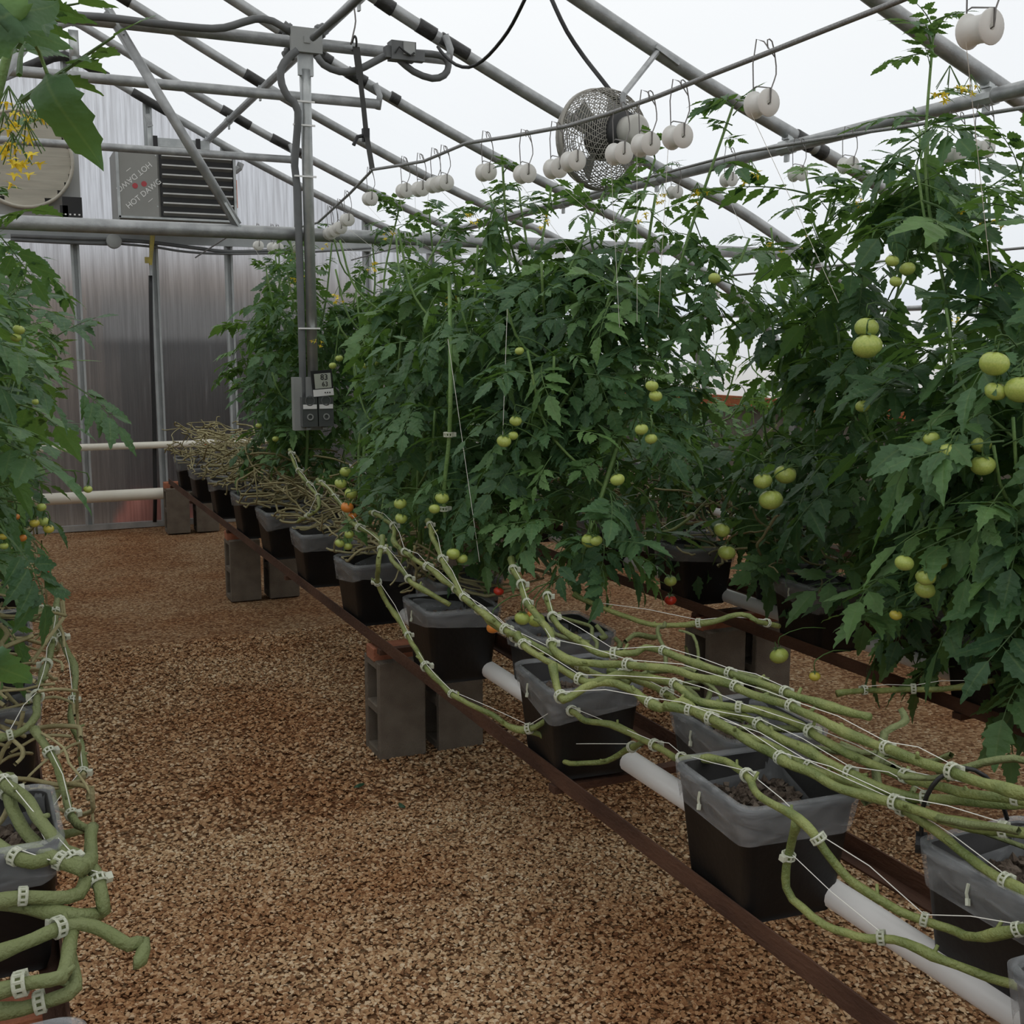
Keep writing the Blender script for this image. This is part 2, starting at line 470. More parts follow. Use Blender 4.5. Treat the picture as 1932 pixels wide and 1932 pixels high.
# end wall panels between posts, with gable cut to the roof line
wb = thing('wall_back', (0, WALL_Y, 0), 'ribbed translucent plastic end wall streaked with moisture', 'wall', kind='structure')
edges = [-4.2] + [.69 + .64 * k for k in range(-7, 8)] + [5.62]
edges = sorted(e for e in edges)
def roofline(x): return max(1.0, rafter_z(x) + .04)
for a, b in zip(edges, edges[1:]):
    p = MB()
    n = 10
    for i in range(n + 1):
        x = a + .004 + (b - a - .008) * i / n
        p.v.append((x, 0.006 * (i % 2), 0.03)); p.v.append((x, 0.006 * (i % 2), roofline(x)))
    for i in range(n): p.f.append((2 * i, 2 * i + 2, 2 * i + 3, 2 * i + 1))
    p.build('panel', PANEL, wb)
for k, x in enumerate(edges[1:-1]):
    p = MB(); zt = roofline(x) - .02
    p.box((x - .025, -.035, zt / 2), (.018, .05, zt)); p.box((x + .025, -.035, zt / 2), (.018, .05, zt)); p.box((x, -.02, zt / 2), (.04, .02, zt))
    p.build('post', POSTM, wb)
g = MB(); g.box((.7, -.07, 2.52), (9.2, .03, .085)); g.box((.7, -.088, 2.475), (9.2, .01, .012)); g.build('girt', POSTM, wb)
g = MB(); g.box((.7, -.04, .025), (9.6, .05, .05)); g.build('base_strip', GALV_L, wb)

bkm = MB()  # bank added outside to dim the light through the lower end wall
for i in range(41):
    x = -16 + 20.5 * i / 40
    for (y, z) in ((12.0, -.1), (12.7, 1.0), (13.4, 2.0), (15, 2.6), (22, 2.8), (40, 2.8)):
        bkm.v.append((x, y + .4 * noise.noise(Vector((x * .4, y, 0))), z + (.25 * noise.noise(Vector((x * .5, y * .3, 2))) if z > 0 else 0)))
for i in range(40):
    for j in range(5):
        a = i * 6 + j; bkm.f.append((a, a + 6, a + 7, a + 1))
tag(bkm.build('darkening_bank', nmat('darkening_bank_earth', (.20, .14, .10), .95, 0, .8, (.12, .09, .065)), smooth=True), 'brown earth bank added outside to darken the lower end wall', 'bank', kind='structure')
# shed and added earth bank seen blurred through the end wall
sh = thing('shed', (2.2, 12.2, 0), 'brown shed standing outside, blurred behind the end wall', 'shed')
s = MB(); s.box((0, 0, .85), (2.3, 2, 1.7)); s.build('wall', nmat('shed_brown', (.06, .042, .03), .9, 0, 3, (.09, .065, .045)), sh)
s = MB(); s.add([(-1.3, -1.2, 1.65), (1.3, -1.2, 1.65), (1.3, 0, 2.1), (-1.3, 0, 2.1), (-1.3, 1.2, 1.65), (1.3, 1.2, 1.65)], [(0, 1, 2, 3), (3, 2, 5, 4), (0, 3, 4), (1, 5, 2)]); s.build('roof', nmat('shed_roof_grey', (.10, .095, .09), .8), sh)
s = MB(); s.box((-.8, -1.03, .9), (.03, .04, 1.6)); s.box((0, -1.03, .9), (.03, .04, 1.6)); s.box((.8, -1.03, .9), (.03, .04, 1.6)); s.build('batten', nmat('shed_dark_batten', (.05, .04, .03), .9), sh)
b = MB()
for k in range(26):
    a = 2 * math.pi * k / 26
    b.v.append((math.cos(a) * .4, math.sin(a) * .3, 0)); b.v.append((math.cos(a) * .25, math.sin(a) * .15, .28 + .05 * math.sin(3 * a)))
for k in range(26): b.f.append((2 * k, (2 * k + 2) % 52, (2 * k + 3) % 52, 2 * k + 1))
b.f.append(tuple(2 * k + 1 for k in range(26)))
tag(b.build('tarpaulin', nmat('orange_red_tarp', (.6, .13, .06), .6), loc=(1.30, 10.85, -.06)), 'orange-red tarpaulin lying outside against the foot of the end wall', 'tarpaulin')

# side walls
for side, sx in (('right', 1), ('left', -1)):
    X = RIDGE_X + sx * 4.93
    w = MB(); w.add([(X, -4, 0), (X, WALL_Y, 0), (X, WALL_Y, 1.14), (X, -4, 1.14)], [(0, 1, 2, 3)])
    tag(w.build('wall_' + side, nmat('side_board_' + side, (.16, .14, .11), .9, 0, 4, (.11, .1, .08))), 'low dark boarded %s side wall below the roof film' % side, 'wall', kind='structure')
    w = MB()
    sp_ = [(RIDGE_X + sx * (x_ + .05), z_) for x_, z_ in ((4.60, 1.82), (4.62, 1.80), (4.78, 1.58), (4.88, 1.28), (4.90, 1.1))]
    for (x_, z_) in sp_: w.v.append((x_, -4, z_)); w.v.append((x_, WALL_Y + .06, z_))
    for i in range(len(sp_) - 1): w.f.append((2 * i, 2 * i + 2, 2 * i + 3, 2 * i + 1))
    tag(w.build('wall_%s_curtain' % side, CURTAIN, smooth=True), 'milky roll-up film curtain of the %s side above the hip board' % side, 'curtain', kind='structure')
    w = MB(); w.box((X - sx * .04, 3.2, 1.145), (.05, 14.4, .085))
    tag(w.build('trim_%d' % (1 if sx > 0 else 2), WOOD), 'orange-brown hip board along the %s side wall' % side, 'trim', kind='structure')
    w = MB(); w.tube([(RIDGE_X + sx * 4.55, -4, 1.83), (RIDGE_X + sx * 4.55, WALL_Y - .1, 1.83)], .017, 8)
    tag(w.build('eave_pipe', GALV, smooth=True), 'thin horizontal galvanised pipe along the %s eave' % side, 'pipe', 'eave pipes', 'structure')

# rafters with black tape wraps
tape = {
    10.37: [((250, 178), (315, 213))],
    9.35: [((418, 210), (472, 240)), ((512, 262), (568, 297))],
    8.2: [((212, 2), (247, 22)), ((462, 143), (500, 166))],
    7.05: [((528, 58), (550, 72)), ((598, 97), (625, 113)), ((655, 135), (690, 153)), ((735, 178), (752, 192))],
    5.85: [((712, 5), (742, 22)), ((788, 47), (820, 66)), ((830, 72), (882, 104))],
    4.65: [((1500, 248), (1530, 264)), ((1540, 272), (1556, 285))],
}
ry = [10.37, 9.35, 8.2, 7.05, 5.85, 4.65, 3.42, 2.2, 1.0]
for k, Y in enumerate(ry):
    rt = tag(link('rafter', None, None, (RIDGE_X, Y, 0)), 'arched galvanised roof rafter, %s counting from the end wall' % ORD[k], 'rafter', 'arched roof rafters', 'structure')
    m = MB()
    pts = catmull([(x - RIDGE_X, 0, z) for x, z in frame_profile(0)], .12)
    m.tube(pts, .033, 12)
    m.build('pipe', GALV, rt, True)
    for (p, q) in tape.get(Y, []):
        a, c = aty(*p, Y), aty(*q, Y)
        xs = np.linspace(a.x, c.x, 5)
        t = MB(); t.tube([(x - RIDGE_X, 0, rafter_z(x)) for x in xs], .0375, 12)
        t.build('tape_wrap', TAPE, rt, True)
    if Y == 10.37:
        t = MB(); t.tube([(-.33, 0, rafter_z(RIDGE_X - .33)), (-.1, 0, rafter_z(RIDGE_X - .1)), (0, 0, 3.96), (.1, 0, rafter_z(RIDGE_X + .1)), (.33, 0, rafter_z(RIDGE_X + .33))], .042, 10); t.build('ridge_bracket', TAPE, rt, True)

def pipe_thing(name, pts, r, m, label, cat, group=None, kind=None, n=10):
    w = MB(); w.tube(pts, r, n)
    return tag(w.build(name, m, smooth=True), label, cat, group, kind)
for i, (dx, z, r) in enumerate(((2.91, 2.56, .03), (1.12, 3.355, .026))):
    for sx, sd in ((1, 'right'), (-1, 'left')):
        X = RIDGE_X + sx * dx
        t = thing('purlin', (X, 0, z), ('long galvanised purlin crossing under the rafters, ' + ('lower' if i == 0 else 'upper') + ' one on the %s roof slope' % sd), 'purlin', 'roof purlins', 'structure')
        m = MB(); m.tube([(0, -4, 0), (0, WALL_Y - .1, 0)], r, 10); m.build('pipe', GALV, t, True)
        for Y in ry:
            m = MB(); m.tube([(0, Y - .045, 0), (0, Y + .045, 0)], r + .006, 10); m.box((0, Y, -r - .02), (.012, .03, .04)); m.box((0, Y, r + .02), (.03, .05, .03))
            m.build('clamp', GALV_L, t)

# collar ties and truss
def tie(Y, z, x0, x1, label, hooks=True, r=.03):
    t = thing('collar_tie', ((x0 + x1) / 2, Y, z), label, 'collar tie', 'roof collar ties', 'structure')
    h = (x1 - x0) / 2
    m = MB(); m.tube([(-h, 0, 0), (h, 0, 0)], r, 12); m.build('pipe', GALV, t, True)
    if hooks:
        for s_ in (-1, 1):
            m = MB(); m.tube([(s_ * (h - .005), 0, -.03), (s_ * (h + .01), 0, .05), (s_ * (h - .02), .0, .12)], .02, 8); m.build('end_bracket', GALV, t, True)
    return t
tie(7.0, 3.085, 2 * RIDGE_X - 2.28, 2.28, 'galvanised collar tie with bent end brackets, middle one of the three upper ties')
tie(9.32, 3.085, 2 * RIDGE_X - 2.30, 2.30, 'galvanised collar tie passing in front of the heater, nearest the end wall')
tr = tie(5.8, 3.09, 2 * RIDGE_X - 2.28, 2.28, 'galvanised upper truss pipe carrying the cables and the hanging pole')
bt = tie(5.8, 2.16, 2 * RIDGE_X - 4.6, 4.6, 'long lower galvanised truss pipe in front of the end wall', hooks=False, r=.034)
for i, (a, c, lb) in enumerate(((aty(204, 20, 5.8), aty(448, 425, 5.8), 'right'), (aty(100, 18, 5.8), (-.35, 5.8, 2.19), 'left'))):
    a = Vector(a); c = Vector(c)
    t = thing('truss_brace', a, 'slanting galvanised truss brace with flattened ends, %s of the two' % lb, 'brace', 'truss braces', 'structure')
    d = c - a
    m = MB(); m.tube([(0, 0, 0), d], .024, 10); m.build('pipe', GALV, t, True)
    for q in (Vector((0, 0, 0)), d):
        dn = d.normalized() * (1 if q.length < .01 else -1)
        m = MB(); m.box(q + dn * .05, (.055, .012, .14), d.to_track_quat('Z', 'Y').to_matrix()); m.build('flattened_end', GALV_L, t)
kp = thing('king_post', (RIDGE_X, 9.35, 3.1), 'short vertical strut with flattened top under the ridge', 'strut', None, 'structure')
m = MB(); m.tube([(0, 0, 0), (0, 0, .62)], .028, 10); m.box((0, -.01, .70), (.07, .014, .22)); m.build('pipe', GALV_L, kp, True)

# ------------------------------------------------------------------ hanging pole with sensor box
tp = aty(576, 92, 5.72); bp_ = aty(589, 715, 5.72)
px = (tp.x + bp_.x) / 2
pole = thing('hanging_pole', (px, 5.72, bp_.z), 'grey steel pole hanging from the truss pipe down to the sensor box', 'pole')
L = tp.z - bp_.z
m = MB(); m.tube([(0, 0, 0), (0, 0, L - .22), (0, 0, L - .1)], [.028, .028, .03], 10); m.build('shaft', GALV_L, pole, True)
m = MB(); m.box((0, -.01, L - .06), (.075, .02, .14)); m.build('flattened_end', GALV_L, pole)
m = MB(); m.box((0, -.035, L + .03), (.155, .03, .115)); m.box((0, -.052, L + .03), (.03, .006, .03)); m.build('mounting_plate', GREYB, pole)
for q in (.25, .98, 1.22, 1.33): 
    m = MB(); m.box((-.02, -.032, q * 1.02), (.11, .01, .008)); m.build('cable_tie', WHITEP, pole)

cd = thing('cable_conduit', (px - .055, 5.72, bp_.z - .1), 'dark grey cable conduit strapped to the left of the hanging pole', 'conduit')
m = MB()
pts = catmull([(0, -.01, 0), (-.0, -.01, .5), (0, 0, 1.05), (-.01, 0, 1.15)] + [tuple(aty(x, y, 5.68) - Vector((px - .055, 5.72, bp_.z - .1))) for x, y in ((562, 210), (545, 185), (532, 160), (530, 130), (545, 108), (560, 95))], .04)
m.tube(pts, .019, 8); m.build('tube', GREYP, cd, True)
jb = thing('junction_hub', aty(572, 80, 5.86), 'round dark grey junction hub above the hanging pole where conduits meet', 'junction box')
m = MB(); m.lathe((0, 0, 0), (0, -1, 0), [(-.03, 0), (-.03, .062), (.03, .062), (.035, .055), (.035, 0)], 20); m.build('housing', GREYP, jb, True)
for d in ((-.09, .06), (.1, .07), (-.08, -.07), (.09, -.05)):
    m = MB(); v = Vector((d[0], 0, d[1])); m.tube([v * .55, v * 1.15], .03, 10); m.tube([v * .8, v * .95], .036, 10); m.build('fitting', GREYP, jb, True)
def conduit(label, pix, Y, r, mat=GREYP, name='cable_conduit', cat='conduit', group=None):
    base = aty(*pix[0], Y if not hasattr(Y, '__len__') else Y[0])
    pts = [aty(x, y, (Y if not hasattr(Y, '__len__') else Y[i])) - base for i, (x, y) in enumerate(pix)]
    m = MB(); m.tube(catmull(pts, .05), r, 8)
    o = m.build(name, mat, smooth=True, loc=base)
    return tag(o, label, cat, group)
conduit('grey conduit lying along the upper truss pipe left of the junction hub', [(85, 28), (190, 32), (300, 45), (400, 54), (440, 48), (480, 36), (515, 40), (550, 62)], 5.7, .018)
conduit('grey conduit looping below the truss pipe right of the junction hub', [(598, 105), (610, 122), (640, 135), (672, 133), (705, 117), (735, 102), (760, 97)], 5.68, .018)
conduit('grey conduit loop hanging right of the outlet box', [(752, 112), (780, 135), (815, 148), (838, 142), (846, 125), (838, 108), (815, 102), (785, 100)], 5.68, .018)
conduit('grey conduit running up the upper purlin to the top edge of the view', [(590, 72), (620, 46), (650, 22), (672, 2), (700, -25)], [5.6, 5.4, 5.2, 5.05, 4.9], .016)
conduit('thin black cord sagging from the outlet box up to the fan rafter', [(826, 88), (838, 104), (860, 122), (885, 127), (910, 115), (935, 90), (958, 60), (975, 30), (992, -5)], [5.65, 5.6, 5.5, 5.4, 5.3, 5.2, 5.1, 5.0, 4.9], .0085, BLKR, 'power_cord', 'cord')
conduit('black power cord running down from the roof to the fan', [(1035, -15), (1048, 15), (1070, 60), (1100, 105), (1135, 150), (1165, 188), (1182, 205)], [4.9, 4.85, 4.8, 4.75, 4.6, 4.5, 4.45], .010, BLKR, 'power_cord', 'cord')
conduit('thin bare wire dangling to the truss pipe right of the hub', [(668, 14), (671, 40), (667, 62), (662, 84)], 5.7, .004, WIRE, 'wire', 'wire')
ob = thing('outlet_box', aty(758, 98, 5.66), 'dark grey outlet box clipped on the upper truss pipe', 'outlet box')
m = MB(); m.box((0, 0, 0), (.13, .07, .09)); m.box((-.075, .0, -.01), (.03, .05, .055)); m.box((.09, 0, -.015), (.05, .045, .05)); m.build('housing', GREYP, ob)
m = MB(); m.box((.025, -.04, .01), (.06, .012, .06)); m.build('cover', GREYB, ob)
m = MB(); m.tube([(-.05, -.045, -.02), (-.03, -.05, .01), (0, -.05, -.01), (.03, -.05, -.025), (.05, -.05, -.01)], .005, 5); m.build('latch_wire', BLKR, ob)

# sensor / timer box
sb = thing('timer_box', (px, 5.72, bp_.z - .12), 'pair of clear-fronted grey timer boxes at the foot of the hanging pole', 'timer box')
m = MB(); m.box((-.02, -.0, -.005), (.175, .05, .27)); m.build('back_box', GREYB, sb)
for sx in (-1, 1):
    m = MB(); m.box((sx * .042 + .005, -.045, -.045), (.078, .045, .15)); m.build('cover', CLEAR, sb)
    m = MB(); m.lathe((sx * .042 + .005, -.069, -.07), (0, -1, 0), [(0, .017), (.004, .017), (.004, .011), (0, .011)], 16); m.build('dial', GREYB, sb)
    m = MB(); m.box((sx * .042 + .005, -.070, -.018), (.07, .004, .022)); m.build('paper_label', WHITEP, sb)
    m = MB(); m.lathe((sx * .042 + .005, -.069, .012), (0, -1, 0), [(0, .026), (.003, .026), (.003, .021), (0, .021)], 16); m.build('bezel_ring', GREYP, sb)
    m = MB(); m.box((sx * .042, -.045, -.13), (.022, .02, .012)); m.build('latch', GREYB, sb)
ds = thing('thermometer_display', (px + .032, 5.66, bp_.z - .02), 'small digital thermometer with two-line display above the timer boxes', 'thermometer')
m = MB(); m.box((0, 0, 0), (.105, .02, .13), Euler((0, R(-4), 0)).to_matrix()); m.build('body', HBLK, ds)
m = MB(); m.box((0, -.012, .012), (.085, .004, .075), Euler((0, R(-4), 0)).to_matrix()); m.build('screen', LCD, ds)
m = MB(); m.box((.002, -.012, -.047), (.105, .006, .034), Euler((0, R(-4), 0)).to_matrix()); m.build('lower_band', WHITEP, ds)
m = MB()
for k in (-1, 0, 1): m.box((.022 + k * .012, -.017, -.047), (.006, .002, .006))
m.build('button_marks', HBLK, ds)
def text(name, s_, size, mat, parent, loc, rot, ext=.0006):
    c = bpy.data.curves.new(name, 'FONT'); c.body = s_; c.size = size; c.align_x = 'CENTER'; c.align_y = 'CENTER'; c.extrude = ext
    c.materials.append(mat)
    tmp = bpy.data.objects.new(name, c); COL.objects.link(tmp)
    me = bpy.data.meshes.new_from_object(tmp.evaluated_get(bpy.context.evaluated_depsgraph_get()))
    bpy.data.objects.remove(tmp)
    me.materials.clear(); me.materials.append(mat)
    return link(name, me, parent, loc, rot)
text('display_digits', '83', .04, HBLK, ds, (.006, -.0155, .03), (R(90), 0, 0))
text('display_digits', '63', .033, HBLK, ds, (.010, -.0155, -.005), (R(90), 0, 0))

# black strap from the truss pipe to the spool cable
hs = thing('hanging_strap', aty(672, 88, 5.72), 'black ratchet strap hanging from the truss pipe to the spool cable', 'strap')
b0 = aty(672, 88, 5.72)
CS = atx(703, 320, 1.6)
pp = [aty(672, 88, 5.72), aty(680, 150, 5.55), aty(686, 200, 5.42), aty(691, 250, 5.3), aty(697, 285, 5.15), CS]
m = MB()
for i in range(len(pp) - 1):
    a, c = pp[i] - b0, pp[i + 1] - b0; w = Vector((.012, 0, 0)) * (1.5 if i == 0 else 1)
    m.add([a - w, a + w, c + w, c - w, a - w + Vector((0, .004, 0)), a + w + Vector((0, .004, 0)), c + w + Vector((0, .004, 0)), c - w + Vector((0, .004, 0))], [(0, 1, 2, 3), (7, 6, 5, 4), (0, 3, 7, 4), (1, 5, 6, 2)])
m.build('webbing', STRAP, hs)
m = MB(); q = aty(690, 255, 5.28) - b0; m.box(q, (.03, .03, .06)); m.tube([q, q + Vector((-.04, 0, -.01)), q + Vector((-.06, 0, -.05))], .009, 6); m.build('ratchet', BLKR, hs)
m = MB(); m.tube([b0 - b0 + Vector((0, .03 + .036 * math.sin(a), .02 + .036 * math.cos(a))) for a in np.linspace(0, 6.28, 14)], .006, 5); m.build('loop', STRAP, hs)

# ------------------------------------------------------------------ fan
fc = aty(1138, 262, 4.45)
fan = thing('circulation_fan', fc, 'wire-caged circulation fan hanging from a rafter among the white spools', 'fan')
ax = Vector((.20, -.97, .02)).normalized()   # towards the motor end
u = ax.cross(Vector((0, 0, 1))).normalized(); w = u.cross(ax).normalized()
def fp(h, r, a): return ax * h + (u * math.cos(a) + w * math.sin(a)) * r
m = MB(); m.lathe((0, 0, 0), ax, [(-.05, .206), (-.05, .213), (-.02, .214), (-.02, .207), (-.05, .206)], 48); m.build('shroud', FANC, fan, True)
prof = [(-.03, .21), (.035, .205), (.085, .185), (.11, .155), (.125, .12), (.13, .08)]
profb = [(-.05, .21), (-.09, .19), (-.115, .15), (-.125, .10), (-.125, .05)]
for nm, pf in (('rear_guard', prof), ('front_guard', profb)):
    m = MB()
    for k in range(36):
        a0 = 2 * math.pi * k / 36
        m.tube([fp(h, r, a0 + i * .16) for i, (h, r) in enumerate(pf)], .0016, 4, False)
        if nm == 'rear_guard': m.tube([fp(h, r, a0 - i * .16) for i, (h, r) in enumerate(pf)], .0016, 4, False)
    for i in range(len(pf) - 1):
        for f_ in (0, .25, .5, .75):
            h = pf[i][0] * (1 - f_) + pf[i + 1][0] * f_; r = pf[i][1] * (1 - f_) + pf[i + 1][1] * f_
            m.tube([fp(h, r, 2 * math.pi * k / 40) for k in range(41)], .0018, 4, False)
    m.build(nm, FANC, fan)
m = MB(); m.lathe((0, 0, 0), ax, [(-.02, 0), (-.02, .092), (.14, .095), (.16, .085), (.16, 0)], 24); m.build('motor', HBLK, fan, True)
m = MB(); m.lathe((0, 0, 0), ax, [(.155, 0), (.155, .066), (.225, .064), (.232, .05), (.232, 0)], 28); m.build('motor_cap', FANCAP, fan, True)
for k in range(4):
    a = k * math.pi / 2 + .4
    m = MB()
    pts_ = [fp(-.02, .05, a), fp(.02, .06, a + .5), fp(.02, .185, a + .45), fp(-.03, .19, a - .1)]
    m.add([tuple(p) for p in pts_] + [tuple(p + ax * .004) for p in pts_], [(0, 1, 2, 3), (7, 6, 5, 4), (0, 4, 5, 1), (1, 5, 6, 2), (2, 6, 7, 3), (3, 7, 4, 0)]); m.build('blade', GREYB, fan)
m = MB(); m.lathe(ax * .12 - w * .03 + Vector((.115, .0, 0)), ax, [(-.03, 0), (-.03, .045), (.03, .045), (.03, 0)], 20); m.build('switch_cover', GREYP, fan, True)
rb = aty(1240, 98, 4.62) - fc
m = MB(); m.tube([ax * .12 + w * .08, ax * .13 + w * .16, rb], .013, 6); m.box(rb + Vector((.05, 0, -.01)), (.14, .03, .02), Euler((0, R(27), 0)).to_matrix()); m.build('hanger_arm', GALV, fan)

# ------------------------------------------------------------------ heater and wall fittings
Hy = 9.85
A_ = aty(218, 282, Hy); B_ = aty(446, 420, Hy)
hw = B_.x - A_.x; hh = A_.z - B_.z + .01
ht = thing('unit_heater', (A_.x, Hy, B_.z), 'grey louvred unit heater hanging high at the end wall', 'heater')
m = MB(); m.box((hw / 2, .27, hh / 2), (hw, .5, hh)); m.build('cabinet', HEAT, ht)
sx0 = hw * .345
m = MB(); m.box((sx0 / 2, -.0, hh / 2), (sx0 - .02, .03, hh - .02)); m.build('side_panel', HEAT, ht)
m = MB(); m.box(((hw + sx0) / 2, .012, hh / 2 + .005), (hw - sx0 - .02, .02, hh - .03)); m.build('louvre_recess', HBLK, ht)
for k in range(7):
    z = .045 + k * (hh - .09) / 6
    m = MB(); m.box(((hw + sx0) / 2, -.012, z), (hw - sx0 - .05, .045, .014), Euler((R(-28), 0, 0)).to_matrix()); m.build('louvre', LOUV, ht)
m = MB(); m.box((hw - .004, -.006, hh / 2), (.022, .03, hh)); m.box((hw / 2, -.006, .006), (hw, .03, .016)); m.box((.006, -.006, hh / 2), (.02, .03, hh)); m.build('edge_flange', GALV_L, ht)
m = MB(); m.box((hw + .006, .0, hh * .43), (.014, .034, hh * .42)); o = m.build('warning_label', ORANGE, ht); o['label'] = 'orange warning label'
for k in range(3):
    m = MB(); m.lathe((sx0 - .02, -.015, .1 + k * .2), (0, -1, 0), [(0, .006), (.004, .006), (.004, 0)], 8); m.build('screw', GALV_L, ht)
text('lettering', 'HOT DAWG', .062, WHITEP, ht, (.20, -.0165, hh * .36), (R(90), R(-40), 0))
text('lettering', 'HOT DAWG', .062, WHITEP, ht, (.13, -.0165, hh * .60), (R(90), R(140), 0))
for (x, z) in ((.135, hh * .47), (.205, hh * .505)):
    m = MB(); m.lathe((x, -.0155, z), (0, -1, 0), [(0, .022), (.002, .022), (.002, 0)], 14); m.build('red_emblem', REDP, ht)
m = MB(); m.box((.09, -.0165, hh * .70), (.045, .001, .004), Euler((0, R(-40), 0)).to_matrix()); m.box((.25, -.0165, hh * .27), (.045, .001, .004), Euler((0, R(-40), 0)).to_matrix()); m.build('underline', WHITEP, ht)
m = MB(); m.tube([(0, .0, .0), (-.02, 0, -.06)], .012, 6); m.tube([(hw + .02, .1, hh * .8), (hw + .06, .1, hh * .86), (hw + .075, .1, hh * .93)], .028, 8); m.build('bracket', GALV, ht)
# wall channel above heater
a = aty(292, 268, 10.2); c = aty(395, 276, 10.2)
ch = thing('support_channel', (a.x, 10.2, a.z), 'white horizontal channel on the end wall above the heater', 'channel')
m = MB(); m.box(((c.x - a.x) / 2, 0, 0), (c.x - a.x, .04, .07)); m.build('channel_bar', GALV_L, ch)
for q in (.0, .78):
    m = MB(); m.box((q * (c.x - a.x), -.03, 0), (.035, .03, .09)); m.build('clip_bracket', FILMB, ch)
hg = thing('hanger_strut', (aty(281, 240, 10.25).x, 10.25, 3.2), 'pale vertical strut hanging from the first rafter beside the heater', 'strut')
m = MB(); m.box((0, 0, .05), (.03, .03, .36)); m.build('bar', GALV_L, hg)
m = MB(); m.box((-.005, -.02, .27), (.045, .02, .1), Euler((0, R(-15), 0)).to_matrix()); m.build('end_clip', GALV, hg)

# round exhaust fan with cream shutter at top left
Ey = 10.15
ec = aty(42, 300, Ey)
ex = thing('exhaust_fan', ec, 'large round cream exhaust fan in a square frame on the end wall', 'exhaust fan')
m = MB(); m.box((0, .1, -.0), (.86, .04, .86)); m.build('frame', nmat('pale_grey_plate', (.42, .43, .42), .6), ex)
m = MB(); m.lathe((0, 0, 0), (0, -1, 0), [(-.08, .385), (.02, .39), (.035, .38), (.035, .365), (-.0, .36)], 48); m.build('ring', CREAM, ex, True)
for k in range(11):
    z = -.33 + k * .066; hwid = math.sqrt(max(.0, .362 ** 2 - z * z))
    if hwid < .06: continue
    m = MB(); m.box((0, -.01, z), (2 * hwid, .012, .064), Euler((R(12), 0, 0)).to_matrix()); m.build('slat', CREAM, ex)
m = MB(); m.box((.355, -.02, -.36), (.15, .02, .16)); m.box((.29, -.02, -.40), (.06, .02, .10)); m.build('corner_bracket', FILMB, ex)
for k in range(4):
    m = MB(); m.box((.30 + k * .035, -.032, -.42), (.014, .004, .012)); m.build('slot', WHITEP, ex)

# conduits along the girt, round box, gas line
yb = 10.33
conduit('dark grey conduit running along the end wall girt, upper of two', [(20, 445), (150, 450), (215, 452), (290, 458), (370, 468), (440, 475), (570, 470)], 10.3, .016)
conduit('dark grey conduit running along the end wall girt, lower of two', [(20, 452), (120, 457), (205, 460)], 10.3, .016)
conduit('dark cable sagging along the end wall girt right of the gas valve', [(225, 460), (290, 466), (350, 475), (430, 479), (570, 476), (700, 468)], 10.28, .01)
jc = thing('junction_box', aty(215, 455, 10.26), 'round grey junction box on the end wall girt', 'junction box')
m = MB(); m.lathe((0, 0, 0), (0, -1, 0), [(-.03, 0), (-.03, .062), (.03, .062), (.035, .055), (.035, 0)], 22); m.build('housing', GREYB, jc, True)
m = MB(); m.tube([(0, 0, .05), (0, 0, .12)], .02, 8); m.build('fitting', GREYB, jc, True)
gl = thing('gas_line', (aty(290, 700, 10.25).x, 10.25, 0), 'black gas hose with yellow valve running down the end wall', 'gas hose')
gx = gl.location.x
hp = [aty(x, y, 10.25) - Vector((gx, 10.25, 0)) for x, y in ((284, 520), (285, 600), (288, 700), (291, 800), (292, 880), (293, 930), (292, 985))]
m = MB(); m.tube(catmull(hp, .1), .017, 8); m.build('hose', BLKR, gl, True)
v0 = aty(288, 440, 10.22) - Vector((gx, 10.25, 0)); v1 = aty(284, 500, 10.22) - Vector((gx, 10.25, 0))
m = MB(); m.tube([v0 + Vector((0, 0, .06)), v0, v0 * .6 + v1 * .4, v1], [.022, .022, .018, .014], 8); m.box(v1 + Vector((-.02, 0, .04)), (.05, .03, .05)); m.build('valve', YEL, gl)
m = MB(); m.tube([v1, hp[0] + Vector((0, -.03, 0))], .012, 6); m.build('coupler', GALV, gl)

# white pvc pipes across the end wall
wp = thing('water_pipe', (0, 10.2, .745), 'thin white water pipe running across the end wall, upper of two', 'pipe', 'white pipes at the end wall')
m = MB(); m.tube([(.1, 0, 0), (2.4, 0, 0)], .03, 12); m.build('pipe', PVC_C, wp, True)
tx = aty(386, 836, 10.2).x
m = MB(); m.tube([(tx - .07, 0, 0), (tx + .07, 0, 0)], .038, 12); m.tube([(tx, 0, 0), (tx, -.0, -.07)], .034, 10); m.build('tee_fitting', PVC_C, wp, True)
m = MB(); m.lathe((tx, -.035, .0), (0, -1, 0), [(0, .014), (.012, .014), (.012, 0)], 10); m.build('red_valve', FR['r'], wp)
wp2 = thing('drain_manifold', (0, 10.15, .325), 'thick white drain pipe running across the end wall, lower of two', 'pipe', 'white pipes at the end wall')
m = MB(); m.tube([(.1, 0, 0), (3.4, 0, 0)], .05, 14); m.build('pipe', PVC_C, wp2, True)

